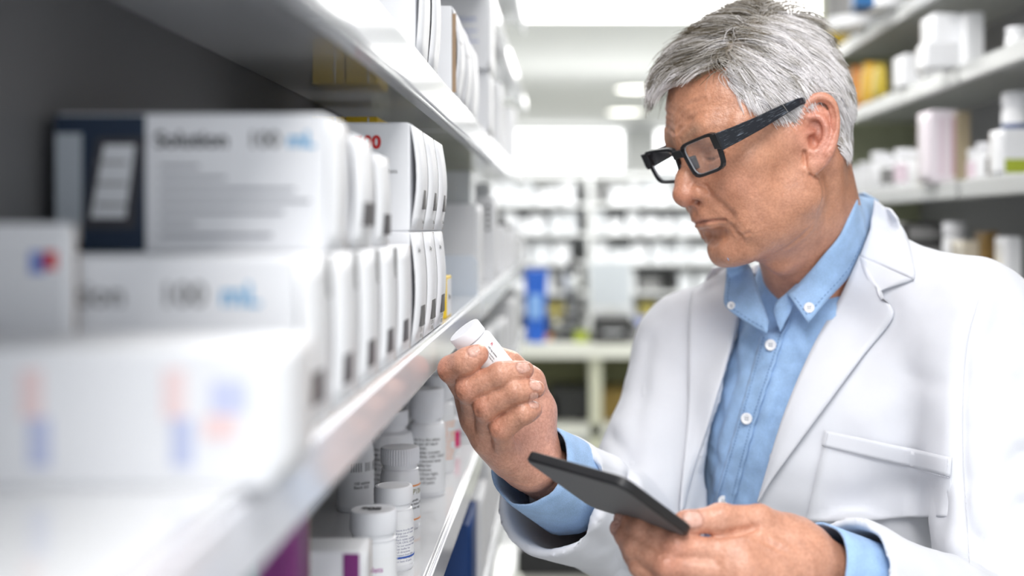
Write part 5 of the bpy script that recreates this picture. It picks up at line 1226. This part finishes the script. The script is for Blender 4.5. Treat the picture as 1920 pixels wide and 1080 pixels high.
# open shelving behind the bench
SY = 7.3; M_ws = mat('white_rack', (.74,.75,.75), .4); SX0, SX1 = -.75, 2.4
SZ = [C0+.315-.175*k for k in range(6)]
e = at_empty('storage_rack', .8, SY+.2, 0, 'white storage rack full of pale packs behind the bench', 'shelving')
for z in SZ: lbox('shelf', e, SX0, SX1, SY, SY+.4, z-.022, z, M_ws)
for x in (SX0,.13,.98,1.7,SX1-.035): lbox('upright', e, x, x+.035, SY-.012, SY-.0005, 0, SZ[0]+.02, M_ws); lbox('upright', e, x, x+.035, SY+.4005, SY+.43, 0, SZ[0]+.02, M_ws)
lbox('back_panel', e, SX0, SX1, SY+.431, SY+.44, .1, SZ[0]+.02, mat('rack_back', (.62,.63,.62), .7))
rng = random.Random(11)
for r_ in range(1,6):
    x = SX0+.04
    while x < 1.25:
        w_ = rng.uniform(.05,.13); h = rng.uniform(.075,.135); c = rng.random(); z = SZ[r_]
        px = VPX+FPX*(x+w_/2)/SY; py = VPY-FPX*(z+h/2-C0)/SY
        m, lb = (WHITE,'blurred white pack on the storage rack behind the bench') if c < .62 else (GREYW,'blurred pale grey pack on the storage rack behind the bench') if c < .93 else (GRYP,'blurred dark grey pack on the storage rack behind the bench')
        if 1115 < px < 1140 and r_ == 4: m, lb = card((.55,.50,.04),'mustard'), 'mustard-yellow pack on the storage rack above the monitor'
        elif 1140 < px < 1172 and r_ == 4: m, lb = BLK, 'black pack beside the mustard-yellow one on the rack'
        elif r_ == 5 and (1015 < px < 1100 or 1175 < px < 1240): m, lb = card((.42,.36,.10),'olive_orange'), 'olive and orange pack low on the storage rack'
        elif 1235 < px < 1262 and r_ == 4: m, lb = BLK, 'black pack near the chin on the storage rack'
        if x+w_ > .125 and x < .17: x = .171; continue
        lb = lb.replace('on the storage rack behind the bench', 'on %s rack shelf from the top, behind the bench' % ('the first','the second','the third','the fourth','the lowest')[r_-1])
        carton(x, x+w_, SY+.03, SY+.2, z, z+h, lb, m, group=lb.split(' pack')[0]+' packs, rack shelf %d' % r_, flap=False, name='pack'); x += w_+rng.uniform(.004,.03)
# top of rack duct
e = at_empty('air_duct', .70, 11.5, C0+.5, 'grey boxed air duct between the two bright windows', 'duct'); box('duct_box', -.14, .14, -.2, .2, 0, .42, mat('duct_grey', (.55,.56,.56), .6), e, .01); box('duct_flange', -.16, .16, -.22, .22, -.012, 0, M_wall, e)
# low drawer unit visible under the sleeve
e = at_empty('drawer_cabinet', .20, 2.55, 0, 'low cream cabinet with black top seen under the raised sleeve', 'cabinet'); box('cabinet_body', -.28, .30, -.2, .25, .02, .868, mat('cabinet_cream', (.66,.66,.60), .5), e, .004)
box('worktop', -.29, .31, -.21, .26, .868, .914, M_dark, e, .003)
for k in range(3): d_ = box('drawer', -.27, .29, -.212, -.2, .05+.27*k, .29+.27*k, mat('drawer_front', (.70,.70,.65), .5), e, .003); box('drawer_pull', -.05, .05, -.225, -.213, .22+.27*k, .235+.27*k, M_up, d_)
build_person(); build_glasses(); held_bottle(); tablet()
